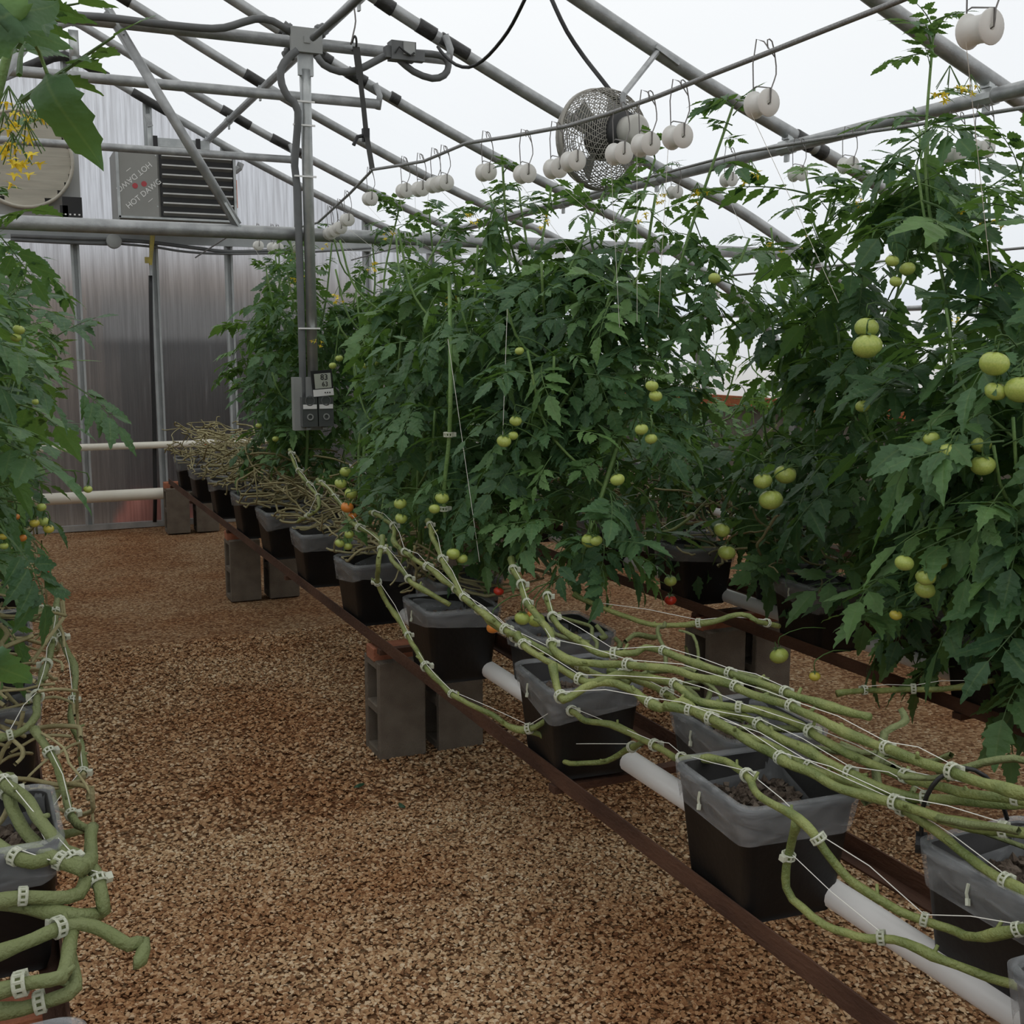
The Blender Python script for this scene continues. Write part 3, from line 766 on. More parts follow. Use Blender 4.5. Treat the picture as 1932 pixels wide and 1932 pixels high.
# ------------------------------------------------------------------ benches
BENCH = {'left': -.38, 'middle': 1.283, 'right': 2.71, 'far right': 4.14}
BW = .43
def block_mesh():
    m = MB(); hx, hy, H_ = .095, .095, .39
    # outer shell with two cores running along x
    m.box((0, -hy + .016, H_ / 2), (2 * hx, .032, H_)); m.box((0, hy - .016, H_ / 2), (2 * hx, .032, H_))
    for z in (.016, H_ / 2, H_ - .016): m.box((0, 0, z), (2 * hx, 2 * hy - .064, .034))
    for z in (.033, .21): 
        m.box((.0, 0, z + .07), (.02, 2 * hy - .064, .15))
    return m.mesh('concrete_block', CONC)
BLOCKM = block_mesh()
bk = MB(); bk.box((0, 0, .029), (.2, .095, .057)); BRICKM = bk.mesh('brick', BRICK)
def bevel(o, w=.006, seg=2):
    b_ = o.modifiers.new('bevel', 'BEVEL'); b_.width = w; b_.segments = seg; b_.limit_method = 'ANGLE'
SUPY = {'left': [2.05, 4.95, 7.95], 'middle': [1.0, 4.13, 7.15, 10.0], 'right': [1.0, 4.0, 7.1, 10.0], 'far right': [4.0, 7.1, 10.0]}
for nm, x0 in BENCH.items():
    b = thing('bench_frame', (x0, 0, .455), 'long rusty angle-iron bench frame, %s bench' % nm, 'bench frame', 'angle-iron bench frames')
    y0, y1 = -.6, 9.75
    for sx, xx in ((1, 0), (-1, BW)):
        m = MB(); m.box((xx, (y0 + y1) / 2, .022), (.005, y1 - y0, .045)); m.box((xx + sx * .02, (y0 + y1) / 2, .0), (.04, y1 - y0, .005)); m.build('side_rail', RUST, b)
    for yy in (.6, 2.54, 4.02, 5.55, 7.12, 8.6, 9.6):
        m = MB(); m.box((BW / 2, yy, -.012), (BW + .02, .035, .02)); m.build('crossbar', RUST, b)
    for k, Y in enumerate(SUPY[nm]):
        for j, xx in enumerate((x0 + .09, x0 + BW - .095)):
            sd = 'left' if j == 0 else 'right'
            t = link('concrete_block', BLOCKM, None, (xx, Y, .0)); bevel(t, .004, 1)
            tag(t, 'hollow concrete block under the %s side of the %s bench, %s from front' % (sd, nm, ORD[k]), 'concrete block', 'concrete blocks under the benches')
            t = link('brick', BRICKM, None, (xx, Y, .386), None, (1, 1.0, .92)); bevel(t, .003, 1)
            tag(t, 'red brick on block at %s side of the %s bench, %s from front' % (sd, nm, ORD[k]), 'brick', 'bricks capping the blocks')
    pm = MB(); pm.tube([(0, -.6, 0), (0, 10.1, 0)], .03, 14)
    t = pm.build('drain_pipe', PVC, smooth=True, loc=(x0 + .21, 0, .495))
    tag(t, 'white drain pipe running between the buckets of the %s bench' % nm, 'pipe', 'white drain pipes along the benches')

# ------------------------------------------------------------------ buckets
def rounded(hx, hy, z, r=.03, n=4):
    out = []
    for cx, cy, a0 in ((hx - r, hy - r, 0), (-hx + r, hy - r, 90), (-hx + r, -hy + r, 180), (hx - r, -hy + r, 270)):
        for k in range(n + 1):
            a = R(a0 + 90 * k / n); out.append((cx + r * math.cos(a), cy + r * math.sin(a), z))
    return out
def loft(m, rings, close_bottom=False):
    o = len(m.v); n = len(rings[0])
    for g in rings: m.v.extend(g)
    for i in range(len(rings) - 1):
        for k in range(n):
            a = o + i * n + k; b = o + i * n + (k + 1) % n
            m.f.append((a, b, b + n, a + n))
    if close_bottom: m.f.append(tuple(o + k for k in range(n)))
def bucket_body():
    m = MB()
    loft(m, [rounded(.098, .112, 0, .015), rounded(.105, .12, .02, .02), rounded(.128, .145, .235, .03), rounded(.132, .149, .24, .03), rounded(.132, .149, .25, .03), rounded(.122, .139, .25, .028), rounded(.112, .128, .12, .025)], True)
    return m.mesh('body', POT, True)
BODY = bucket_body()
def bucket_liner(seed):
    rnd = random.Random(seed)
    m = MB(); ph = [rnd.uniform(0, 6.28) for _ in range(6)]
    def wob(ring, amp, drop):
        out = []
        for i, (x, y, z) in enumerate(ring):
            a = math.atan2(y, x)
            k = 1 + amp * (math.sin(7 * a + ph[0]) * .5 + math.sin(13 * a + ph[1]) * .5)
            out.append((x * k, y * k, z - drop * (.5 + .5 * math.sin(2 * a + ph[2])) - drop * .35 * math.sin(5 * a + ph[3])))
        return out
    n = 8
    loft(m, [wob(rounded(.112, .128, .15, .028, n), .02, .01), wob(rounded(.122, .139, .245, .03, n), .01, .0), wob(rounded(.129, .146, .262, .033, n), .012, .0),
             wob(rounded(.139, .156, .256, .036, n), .012, .0), wob(rounded(.137, .154, .238, .036, n), .010, .004), wob(rounded(.134, .150, .216, .036, n), .012, .012), wob(rounded(.131, .146, .200, .036, n), .012, .03)])
    return m.mesh('liner', LINER, True)
LINERS = [bucket_liner(s_) for s_ in range(4)]
def rocks(nst, seed, size=.012):
    rnd = random.Random(seed); m = MB()
    m.add([(-.105, -.12, .175), (.105, -.12, .175), (.105, .12, .175), (-.105, .12, .175)], [(0, 1, 2, 3)])
    for _ in range(nst):
        x, y = rnd.uniform(-.105, .105), rnd.uniform(-.12, .12); z = .178 + rnd.uniform(0, .018)
        s_ = size * rnd.uniform(.6, 1.25); rot = Euler((rnd.random() * 6, rnd.random() * 6, rnd.random() * 6)).to_matrix()
        vs = [Vector(v) * s_ * rnd.uniform(.75, 1.1) for v in ((1, 0, 0), (-1, 0, 0), (0, 1, 0), (0, -1, 0), (0, 0, .8), (0, 0, -.8), (.6, .6, .5), (-.6, .5, -.5))]
        vs = [rot @ v + Vector((x, y, z)) for v in vs]
        m.add([tuple(v) for v in vs], [(0, 6, 4), (6, 2, 4), (2, 1, 4), (1, 3, 4), (3, 0, 4), (6, 0, 5), (2, 6, 5), (2, 5, 7), (1, 2, 7), (1, 7, 5), (3, 1, 5), (0, 3, 5)])
    return m.mesh('growing_medium', LAVA)
ROCK_N = [rocks(420, 1), rocks(420, 2)]; ROCK_F = rocks(110, 3, .016)
TIE = MB(); TIE.tube([(-.137, .02, .232), (-.139, .021, .215), (-.138, .019, .205)], .003, 5); TIE.tube([(-.138, .019, .206), (-.142, .014, .196)], .0045, 5)
TIEM = TIE.mesh('knot', CLIP)
def bucket(x, y, rot, near, label, group, i, sc=1.0):
    b = thing('planter_bucket', (x, y, .463), label, 'bucket', group, None, rot)
    link('body', BODY, b)
    link('liner', LINERS[i % 4], b)
    o = link('growing_medium', ROCK_N[i % 2] if near else ROCK_F, b); o['kind'] = 'stuff'
    if near: link('knot', TIEM, b)
    return b
YL = [.93, 1.815, 2.64, 3.58, 4.46, 5.27, 6.05, 6.78, 7.62, 8.45, 9.2]
for i, y in enumerate(YL):
    bucket(1.400, y, R(-5 if i in (1, 2) else random.uniform(-3, 3)), i < 4, 'black lined bucket on the aisle edge of the middle bench, %s from the front' % ORD[i], 'buckets on the middle bench', i)
YR = [1.30, 2.14, 3.13, 4.0, 4.87, 5.7, 6.5, 7.3, 8.1, 8.9]
for i, y in enumerate(YR):
    bucket(1.592, y, R(random.uniform(-4, 4)), i < 4, 'black lined bucket in the middle bench far-side line, %s from the front' % ORD[i], 'buckets on the middle bench', i + 1)
for i in range(9):
    bucket(2.82, 1.6 + .87 * i, R(random.uniform(-4, 4)), i < 3, 'black lined bucket on the right bench near edge, %s from the front' % ORD[i], 'buckets on the right bench', i)
    bucket(3.03, 2.03 + .87 * i, R(random.uniform(-4, 4)), False, 'black lined bucket in the far line of the right bench, %s from the front' % ORD[i], 'buckets on the right bench', i)
for i in range(5):
    bucket(4.3, 4.5 + .95 * i, R(random.uniform(-4, 4)), False, 'black lined bucket on the far right bench, %s from the front' % ORD[i], 'buckets on the far right bench', i)
for i, y in enumerate([1.35, 2.23, 3.07, 3.92, 4.8, 5.65, 6.5, 7.35, 8.2, 9.05]):
    bucket(-.075, y, R(random.uniform(-3, 3)), i < 3, 'black lined bucket on the aisle edge of the left bench, %s from the front' % ORD[i], 'buckets on the left bench', i)

# ------------------------------------------------------------------ tomato leaves
def leaflet(m, mid, base, d, up, L, W, rnd, lob=3):
    # serrated, lobed leaflet, folded along its midrib and drooping at the tip
    d = d.normalized(); side = d.cross(up).normalized(); nrm = side.cross(d).normalized()
    n = 10; prev = None; fold = rnd.uniform(.10, .42); droop = rnd.uniform(.15, .65); tw = rnd.uniform(-.35, .35)
    phase = rnd.uniform(0, 1)
    for i in range(n + 1):
        t = i / n
        w = W * (math.sin(math.pi * min(1, t * 1.02) ** .66)) ** .85 * (1 - .38 * t)
        z = 1.0 + (.17 if i % 2 else -.19) * (1 - .5 * t)
        if t > .95: w = 0.0015
        c = base + d * (L * (t - .04 * (i % 2 == 0))) - Vector((0, 0, 1)) * (droop * L * t * t * .6)
        ww = w * z
        s2 = (side + nrm * tw * t).normalized()
        back = d * (ww * .18)
        Lp = c - s2 * ww + nrm * (ww * fold) - Vector((0, 0, 1)) * ww * .25 + back
        Rp = c + s2 * ww + nrm * (ww * fold) - Vector((0, 0, 1)) * ww * .25 + back
        o = len(m.v)
        m.v.extend([tuple(Lp), tuple(c), tuple(Rp)]); mid.extend([0, 1, 0])
        if prev is not None:
            m.f.append((prev, prev + 1, o + 1, o)); m.f.append((prev + 1, prev + 2, o + 2, o + 1))
        prev = o
def leaf_mesh(seed, L=.30, pairs=3, young=False):
    rnd = random.Random(seed); m = MB(); mid = []
    # rachis
    sag = rnd.uniform(.15, .8); curl = rnd.uniform(-.25, .25)
    def rp(t): return Vector((curl * L * t * t, L * t * (1 - .18 * sag * t), .18 * L * t - sag * .55 * L * t * t))
    pts = [rp(t) for t in np.linspace(0, 1, 6)]
    k0 = len(m.v); m.tube(pts, [.0042, .0035, .003, .0025, .002, .0015], 4, False); mid.extend([1] * (len(m.v) - k0))
    for p in range(pairs):
        t = .34 + .58 * p / pairs
        c = rp(t); dr = (rp(t + .05) - c).normalized()
        for s_ in (-1, 1):
            if rnd.random() < .05: continue
            sd = Vector((s_, 0, 0)); ll = L * rnd.uniform(.26, .38) * (1.0 + .12 * p)
            dd = (dr * rnd.uniform(.35, .75) + sd * .9 + Vector((0, 0, rnd.uniform(-.45, .12)))).normalized()
            pet = c + dd * ll * .16
            k0 = len(m.v); m.tube([c, pet], .0014, 3, False); mid.extend([1] * (len(m.v) - k0))
            leaflet(m, mid, pet, dd, Vector((rnd.uniform(-.3, .3), rnd.uniform(-.2, .2), 1)), ll, ll * rnd.uniform(.24, .34), rnd)
            if rnd.random() < .5:
                c2 = rp(t + .09); l2 = ll * .38
                leaflet(m, mid, c2, (dr * .3 + sd + Vector((0, 0, -.1))).normalized(), Vector((0, 0, 1)), l2, l2 * .33, rnd)
    c = rp(1); dr = (rp(1) - rp(.9)).normalized()
    leaflet(m, mid, c, dr, Vector((rnd.uniform(-.3, .3), 0, 1)), L * rnd.uniform(.38, .48), L * rnd.uniform(.12, .16), rnd)
    me = m.mesh('leaf', LEAF)
    at = me.attributes.new('mid', 'FLOAT', 'POINT'); at.data.foreach_set('value', mid)
    return me
LEAVES = [leaf_mesh(100 + i, .30, 3 if i % 3 else 4) for i in range(14)]
TOPS = [leaf_mesh(300 + i, .15, 3) for i in range(5)]

def tomato_mesh(seed, key):
    rnd = random.Random(seed); m = MB(); n, k = 14, 9; ph = rnd.random() * 6
    for i in range(k + 1):
        th = math.pi * i / k
        for j in range(n):
            a = 2 * math.pi * j / n
            rr = math.sin(th) * (1 + .035 * math.cos(5 * a + ph) * (1 if th < 2 else .3))
            z = math.cos(th) * .82
            if th < .5: z -= .10 * (1 - th / .5)
            m.v.append((rr * math.cos(a), rr * math.sin(a), z))
    for i in range(k):
        for j in range(n):
            a = i * n + j; b = i * n + (j + 1) % n
            m.f.append((a, a + n, b + n, b))
    return m.mesh('tomato', FR[key], True)
TOM = {k: [tomato_mesh(i, k) for i in range(2)] for k in 'gyor'}
cm = MB()
for k in range(5):
    a = 2 * math.pi * k / 5; d = Vector((math.cos(a), math.sin(a), 0)); s_ = Vector((-d.y, d.x, 0))
    cm.add([tuple(Vector((0, 0, .76)) - s_ * .08), tuple(Vector((0, 0, .76)) + s_ * .08), tuple(d * .5 + s_ * .15 + Vector((0, 0, .84))), tuple(d * .5 - s_ * .15 + Vector((0, 0, .84))), tuple(d * 1.0 + Vector((0, 0, .62 + .25 * (k % 2))))], [(0, 1, 2, 3), (3, 2, 4)])
cm.tube([(0, 0, .75), (.03, 0, 1.15), (.1, 0, 1.5)], .06, 5)
CALM = cm.mesh('calyx', CALYX)
def flower_mesh(seed):
    rnd = random.Random(seed); m = MB()
    for _ in range(rnd.randint(4, 7)):
        c = Vector((rnd.uniform(-.035, .035), rnd.uniform(-.035, .035), rnd.uniform(-.04, .03)))
        dn = Vector((rnd.uniform(-.6, .6), rnd.uniform(-.6, .6), -1)).normalized(); u_ = dn.orthogonal().normalized(); w_ = dn.cross(u_)
        for k in range(5):
            a = 2 * math.pi * k / 5; d = u_ * math.cos(a) + w_ * math.sin(a); s_ = dn.cross(d)
            m.add([tuple(c - s_ * .0025), tuple(c + s_ * .0025), tuple(c + d * .009 + s_ * .0032 - dn * .002), tuple(c + d * .016 + dn * .003 * rnd.choice((-1, 1))), tuple(c + d * .009 - s_ * .0032 - dn * .002)], [(0, 1, 2, 4), (4, 2, 3)])
        m.tube([c, c + dn * .010], [.0032, .0012], 5)
    return m.mesh('flower_cluster', YFLOWER)
FLO = [flower_mesh(i) for i in range(4)]
ft = MB(); 
for k in range(6):
    a = k * 1.1; ft.tube([(0, 0, .05), (.012 * math.cos(a), .012 * math.sin(a), .03), (.03 * math.cos(a), .03 * math.sin(a), 0)], .0012, 3, False)
FTM = ft.mesh('flower_stalk', CALYX)

clm = MB()
for z in (-.005, .005):
    clm.tube([(math.cos(a) * .0125, math.sin(a) * .0125, z) for a in np.linspace(.35, 5.95, 13)], .0022, 4)
for a in np.linspace(.5, 5.8, 9):
    clm.box((math.cos(a) * .0125, math.sin(a) * .0125, 0), (.003, .003, .012))
clm.box((.016, 0, 0), (.010, .012, .012))
CLIPM = clm.mesh('clip', CLIP)

PLANTS = []
def in_pole_way(p):
    return 3.2 < p.y < 5.9 and abs(p.x - px / 5.72 * p.y) < .26 and p.z > 1.0
def plant(base, top, label, group, nleaf, spread=.30, dens_top=.35, size=1.0, mat=STEMG, bend=.1, keep=None, sparse_above=1.9, names='tomato_plant', zlow=None, shoots=2):
    rnd = random.Random(len(PLANTS) * 13 + 5)
    base = Vector(base); top = Vector(top)
    t = thing(names, base, label, 'tomato plant', group)
    h = top - base
    ctl = [Vector((0, 0, 0))]
    for f_ in (.25, .5, .75):
        ctl.append(h * f_ + Vector((rnd.uniform(-bend, bend), rnd.uniform(-bend, bend), 0)))
    ctl.append(h)
    path = catmull(ctl, .05)
    m = MB(); m.tube(path, [.0085 - .0045 * i / len(path) for i in range(len(path))], 6)
    m.build('stem', mat, t, True)
    # side shoots, bushy
    lines = [(path, 1.0)]
    for k in range(shoots):
        f_ = rnd.uniform(.15, .8); p0 = path[int(f_ * (len(path) - 1))]; a = rnd.uniform(0, 6.28)
        e_ = p0 + Vector((math.cos(a) * spread * .7, math.sin(a) * spread * .7, rnd.uniform(.15, .45)))
        pth = catmull([p0, p0 * .5 + e_ * .5 + Vector((math.cos(a) * .06, math.sin(a) * .06, -.03)), e_], .05)
        m = MB(); m.tube(pth, .0045, 5); m.build('side_shoot', mat, t, True)
        lines.append((pth, .5))
    az = rnd.uniform(0, 6.28)
    cnt = 0
    for i in range(int(nleaf * 1.6)):
        if cnt >= nleaf: break
        pth, wgt = lines[0] if rnd.random() < .72 or len(lines) == 1 else rnd.choice(lines[1:])
        f_ = rnd.random()
        p = pth[min(len(pth) - 1, int(f_ * len(pth)))]
        if pth is path and (base + p).z > sparse_above and rnd.random() > dens_top: continue
        if zlow is not None and (base + p).z < zlow: continue
        az += 2.4 + rnd.uniform(-.5, .5)
        pitch = rnd.uniform(-1.05, .30) if f_ < .85 else rnd.uniform(-.1, .7)
        wp_ = base + p + Vector((-math.sin(az), math.cos(az), 0)) * .17
        if in_pole_way(wp_) or in_pole_way(base + p): continue
        if keep and not keep(wp_): continue
        sc = size * rnd.uniform(.6, 1.12) * (1 if f_ < .85 else .65)
        # stand off from the stem a little so the canopy fills its depth
        off = Vector((-math.sin(az), math.cos(az), 0)) * rnd.uniform(0, spread * .45)
        o = link('leaf', rnd.choice(LEAVES), t, p + off * (0 if (base + p).z > sparse_above else 1), (pitch, rnd.uniform(-.5, .5), az), sc)
        cnt += 1
    for k in range(4):
        a = rnd.uniform(0, 6.28)
        link('leaf', rnd.choice(TOPS), t, h - Vector((0, 0, .03 * k)), (rnd.uniform(.1, .9), 0, a), size * rnd.uniform(.7, 1.1))
    if rnd.random() < .6:
        q = path[int(len(path) * rnd.uniform(.82, .95))]
        o = link('flower_cluster', rnd.choice(FLO), t, q + Vector((rnd.uniform(-.08, .08), rnd.uniform(-.08, .08), .0)), None, 1.0)
    PLANTS.append((t, base, path))
    return t

# middle bench, nearest plants carefully placed, rest along the row
random.seed(21)
mid_specs = [
    ((1.66, 3.10, .95), aty(1383, 200, 3.15)),
    ((1.60, 3.42, .90), aty(1236, 300, 3.3)),
    ((1.52, 3.62, .86), aty(1140, 362, 3.5)),
    ((1.72, 3.75, .86), aty(1040, 355, 3.9)),
    ((1.44, 4.0, .85), aty(980, 360, 3.85)),
    ((1.68, 4.25, .85), aty(925, 370, 4.3)),
    ((1.46, 4.55, .85), aty(850, 420, 4.4)),
    ((1.70, 4.85, .85), aty(810, 400, 4.9)),
    ((1.58, 5.25, .85), aty(755, 385, 5.3)),
    ((1.70, 5.6, .82), aty(700, 425, 5.8)),
    ((1.50, 6.0, .82), (1.50, 6.05, 2.16)),
    ((1.62, 6.4, .82), (1.62, 6.45, 2.2)),
    ((1.52, 6.7, .82), (1.55, 6.75, 2.12)),
    ((1.72, 6.15, .82), (1.75, 6.2, 2.25)),
    ((1.70, 7.0, .82), (1.72, 7.05, 2.2)),

]
for i, (b_, t_) in enumerate(mid_specs):
    low = 1.02 if b_[1] < 5 else 1.0
    plant(b_, t_, 'leafy tomato plant rising from the middle bench, %s from the front' % ORD[i], 'tomato plants of the middle bench', 150 if i < 8 else 110,
          spread=.36, sparse_above=1.85, dens_top=.30, shoots=4, size=.64, zlow=(low - .08) if i > 3 else low - .12, keep=lambda w_: w_.x > 1.2)
# right bench
random.seed(31)
right_specs = [
    ((2.80, 1.95, .75), (2.85, 2.0, 2.05)),
    ((2.70, 2.15, .70), aty(1925, 330, 2.25)),
    ((2.95, 2.35, .75), aty(1865, 355, 2.6)),
    ((2.72, 2.55, .60), aty(1762, 40, 2.85)),
    ((3.05, 2.75, .75), aty(1800, 330, 3.0)),
    ((2.76, 3.0, .62), aty(1660, 330, 3.0)),
    ((2.98, 3.25, .72), aty(1735, 245, 3.3)),
    ((2.80, 3.55, .70), aty(1570, 370, 3.4)),
    ((3.05, 3.9, .75), aty(1525, 530, 3.8)),
    ((2.82, 4.3, .72), (2.85, 4.3, 1.45)),
    ((3.0, 4.75, .8), (3.02, 4.8, 1.75)),
    ((2.85, 5.2, .8), (2.85, 5.2, 1.85)),
    ((3.05, 5.7, .8), (3.05, 5.7, 2.0)),
    ((2.85, 6.2, .8), (2.85, 6.2, 1.95)),
    ((3.0, 6.8, .8), (3.0, 6.8, 2.05)),
    ((2.9, 7.4, .8), (2.9, 7.4, 2.1)),
    ((3.0, 8.0, .8), (3.0, 8.0, 2.0)),
    ((2.9, 8.7, .8), (2.9, 8.7, 2.1)),
]
for i, (b_, t_) in enumerate(right_specs):
    plant(b_, t_, 'large-leaved tomato plant on the right bench, %s from the front' % ORD[i], 'tomato plants of the right bench', (130 if i < 4 else 74) if i < 9 else 75,
          spread=.36, sparse_above=1.62 if i < 4 else (1.25 if i < 10 else 1.35), dens_top=.30 if i < 4 else .12, shoots=4 if i < 5 else 3, size=.9 if i < 9 else .66)
random.seed(41)
for i in range(9):
    y = 3.6 + .72 * i
    plant((4.3 + random.uniform(-.12, .12), y, .7), (4.35, y, random.uniform(1.45, 1.9)), 'thin tomato plant on the far right bench, %s from the front' % ORD[i], 'tomato plants of the far right bench', 36,
          spread=.30, sparse_above=1.05, dens_top=.3, shoots=2, size=.55)
# left bench
random.seed(51)
for i in range(12):
    y = 2.9 + .6 * i
    x = -.16 + (.05 * i / 2) * .4 + random.uniform(-.08, .08)
    plant((x, y, .95), (x + .02, y, random.uniform(2.0, 2.15) if i < 2 else random.uniform(2.05, 2.3)), 'tomato plant on the left bench, %s from the front' % ORD[i], 'tomato plants of the left bench', 95,
          spread=.34, sparse_above=1.72, dens_top=.22, shoots=3, size=.72)

# ------------------------------------------------------------------ fruit hanging on the plants
def nearest_plant(p, prefix=None):
    best = None
    for t, b, path in PLANTS:
        d = (Vector((b.x, b.y, 0)) - Vector((p.x, p.y, 0))).length
        if best is None or d < best[0]: best = (d, t, b, path)
    return best
def fruit(px_, py_, dia, key, Y=None, X=None):
    p = aty(px_, py_, Y) if Y else atx(px_, py_, X)
    depth = (p - CAM).dot(FWD)
    r = dia / 2130.0 * depth / 2
    d, t, b, path = nearest_plant(p)
    o = link('tomato', random.choice(TOM[key]), t, p - b, (random.uniform(-.3, .3), random.uniform(-.3, .3), random.uniform(0, 6)), r)
    if key in 'or': o['label'] = {'o': 'orange ripening tomato', 'r': 'ripe red tomato'}[key]
    link('calyx', CALM, o)
    # truss stalk back to the stem
    q = min(path, key=lambda s_: (s_ + b - p - Vector((0, 0, .08))).length)
    a_ = p - b + Vector((0, 0, r * 1.0)); q2 = Vector(q)
    if (q2 - a_).length > .16: q2 = a_ + (q2 - a_).normalized() * .16
    m = MB(); m.tube(catmull([a_, a_ + Vector((0, 0, .03)), (a_ + q2) / 2 + Vector((0, 0, .03)), q2], .03), .0019, 4); m.build('fruit_stalk', CALYX, t, True)
random.seed(61)
F = [
 (628,690,15,'g',5.0),(640,676,15,'g',5.0),(690,690,14,'g',4.8),(711,683,16,'g',4.8),(735,838,13,'g',4.2),
 (520,828,13,'g',5.9),(488,803,12,'g',6.0),(652,890,23,'g',4.25),(643,912,24,'g',4.25),(662,931,25,'g',4.2),(655,957,25,'o',4.15),(665,973,17,'o',4.15),
 (659,1008,19,'g',4.05),(641,1025,19,'g',4.05),(657,1031,17,'g',4.05),(755,950,25,'g',3.7),(757,978,24,'g',3.7),(834,939,27,'g',3.45),(820,960,22,'g',3.45),
 (855,1045,27,'g',3.35),(872,1054,22,'g',3.35),(941,1115,20,'r',3.4),(931,1183,28,'o',2.95),(985,1167,30,'g',2.95),(1012,1170,32,'g',3.0),(1005,1160,22,'o',3.05),
 (980,662,18,'g',3.2),(973,794,24,'g',3.15),(968,822,20,'g',3.15),(951,832,28,'g',3.15),(1165,905,28,'g',2.85),(1125,1020,24,'g',2.9),(1112,1020,32,'g',2.95),
 (1230,728,25,'g',2.75),(1237,747,26,'g',2.75),(1210,810,26,'g',2.8),(1228,828,24,'g',2.8),(1690,1160,24,'y',2.35),
 (1439,907,36,'g',2.9),(1482,895,42,'g',2.95),(1454,943,46,'g',2.9),(1362,1000,32,'g',3.2),(1371,1042,34,'g',3.2),
 (1795,857,50,'g',2.15),(1854,878,46,'g',2.1),(1757,828,32,'g',2.25),(1852,838,38,'g',2.2),(1876,686,56,'g',2.05),(1879,738,42,'g',2.05),(1926,735,60,'g',2.0),
 (1635,618,46,'g',2.5),(1636,653,56,'g',2.45),(1683,492,26,'g',2.5),(1712,507,30,'g',2.5),(1690,531,24,'g',2.5),(1628,766,28,'g',2.6),(1348,525,24,'g',2.9),
 (1706,1062,36,'g',2.2),(1747,1088,38,'g',2.2),(1769,1057,42,'g',2.25),(1745,1112,40,'g',2.25),(1470,1237,36,'g',2.75),(1265,1132,23,'r',3.4),(1537,1276,22,'y',2.5),(1265,1096,24,'g',3.3),
 (43,945,15,'y',3.2),(78,957,19,'g',3.0),(30,975,15,'o',3.1),(65,987,19,'y',3.0),(82,984,21,'g',3.05),(92,998,20,'y',3.0),(42,1015,17,'o',3.1),(6,1012,16,'y',2.9),(8,1030,16,'g',2.9),
 (67,758,14,'g',3.0),(35,622,22,'g',3.0),(30,637,20,'g',3.0),(142,921,19,'g',3.1),(166,923,17,'g',3.1),(85,1077,17,'r',3.0),
]
for a in F: fruit(*a[:4], Y=a[4])

# yellow flowers on particular plants
for (fx, fy, Y, sc) in ((1790,165,2.75,1.3),(1830,175,2.75,1.1),(1415,340,3.15,1.3),(1315,375,3.1,1.0),(1250,370,3.2,.8),(1465,470,3.5,1.0),(1810,390,2.7,1.0),(700,500,5.2,1.0),(640,560,5.0,1.0),(890,410,4.2,.9),(560,520,6.2,1.0),(1610,375,3.2,1.0),
                        (850,570,4.1,1.0),(780,560,4.4,1.0),(600,650,5.0,.9),(20,225,2.4,1.2),(45,235,2.4,1.1),(12,275,2.4,1.2),(52,285,2.4,1.1),(28,308,2.4,1.1),(70,238,2.4,.8)):
    p = aty(fx, fy, Y); d, t, b, path = nearest_plant(p)
    link('flower_cluster', random.choice(FLO), t, p - b, (0, 0, random.random() * 6), sc * .95)
    o = link('flower_stalk', FTM, t, p - b, (0, 0, random.random() * 6), sc)

# tall hanging leaves close to the lens at the top left
nl = plant(aty(-60, 420, 1.45), aty(30, 40, 1.5), 'large tomato leaves reaching in from the nearest left bench plant', 'tomato plants of the left bench', 0, names='tomato_plant', shoots=0, bend=.01)
b = PLANTS[-1][1]
def big_leaflet(pix, Y, w_scale, name='leaf'):
    # one broad drooping leaflet given by its base and tip
    a = aty(*pix[0], Y); c = aty(*pix[1], Y - .03)
    d = c - a; L_ = d.length; d = d.normalized()
    rnd = random.Random(int(pix[0][0])); m = MB(); mid = []
    side = d.cross(-FWD).normalized(); nrm = side.cross(d)
    prof_ = [(0, .03), (.05, .12), (.09, .18), (.13, .45), (.19, .62), (.27, .70), (.35, .68), (.41, .78), (.44, .64), (.52, .62), (.58, .66), (.61, .50), (.69, .46), (.74, .46), (.77, .32), (.84, .22), (.92, .10), (1, .0)]
    prev = None
    for i, (t, w_) in enumerate(prof_):
        wl_ = w_ * w_scale * L_ * .36 * (1 + rnd.uniform(-.06, .06)); wr_ = w_ * w_scale * L_ * .36 * (1 + rnd.uniform(-.08, .1))
        cc = a + d * (t * L_) + nrm * (.03 * math.sin(t * 5))
        o = len(m.v)
        m.v.extend([tuple(cc - side * wl_ - nrm * wl_ * .25 - b), tuple(cc - side * wl_ * .5 - nrm * wl_ * .03 - b), tuple(cc - b), tuple(cc + side * wr_ * .5 - nrm * wr_ * .03 - b), tuple(cc + side * wr_ - nrm * wr_ * .25 - b)]); mid.extend([0, .4, 1, .4, 0])
        if prev is not None:
            for q in range(4): m.f.append((prev + q, prev + q + 1, o + q + 1, o + q))
        prev = o
    me = m.mesh(name, LEAF, True); at_ = me.attributes.new('mid', 'FLOAT', 'POINT'); at_.data.foreach_set('value', mid)
    return link(name, me, PLANTS[-1][0])
big_leaflet(((88, 138), (180, 312)), 1.45, .92)
big_leaflet(((20, 70), (75, -10)), 1.3, 1.8)
big_leaflet(((55, 72), (88, 66)), 1.42, 1.6)
big_leaflet(((40, 62), (-60, 90)), 1.3, 1.6)
big_leaflet(((30, 40), (-40, -30)), 1.3, 1.8)
big_leaflet(((-10, 1230), (35, 1290)), 1.5, 1.8)
m = MB(); m.tube(catmull([aty(20, 50, 1.4) - b, aty(45, 72, 1.42) - b, aty(66, 84, 1.43) - b, aty(78, 110, 1.45) - b, aty(90, 142, 1.45) - b], .02), .0022, 5); m.build('petiole', STEMG, PLANTS[-1][0], True)

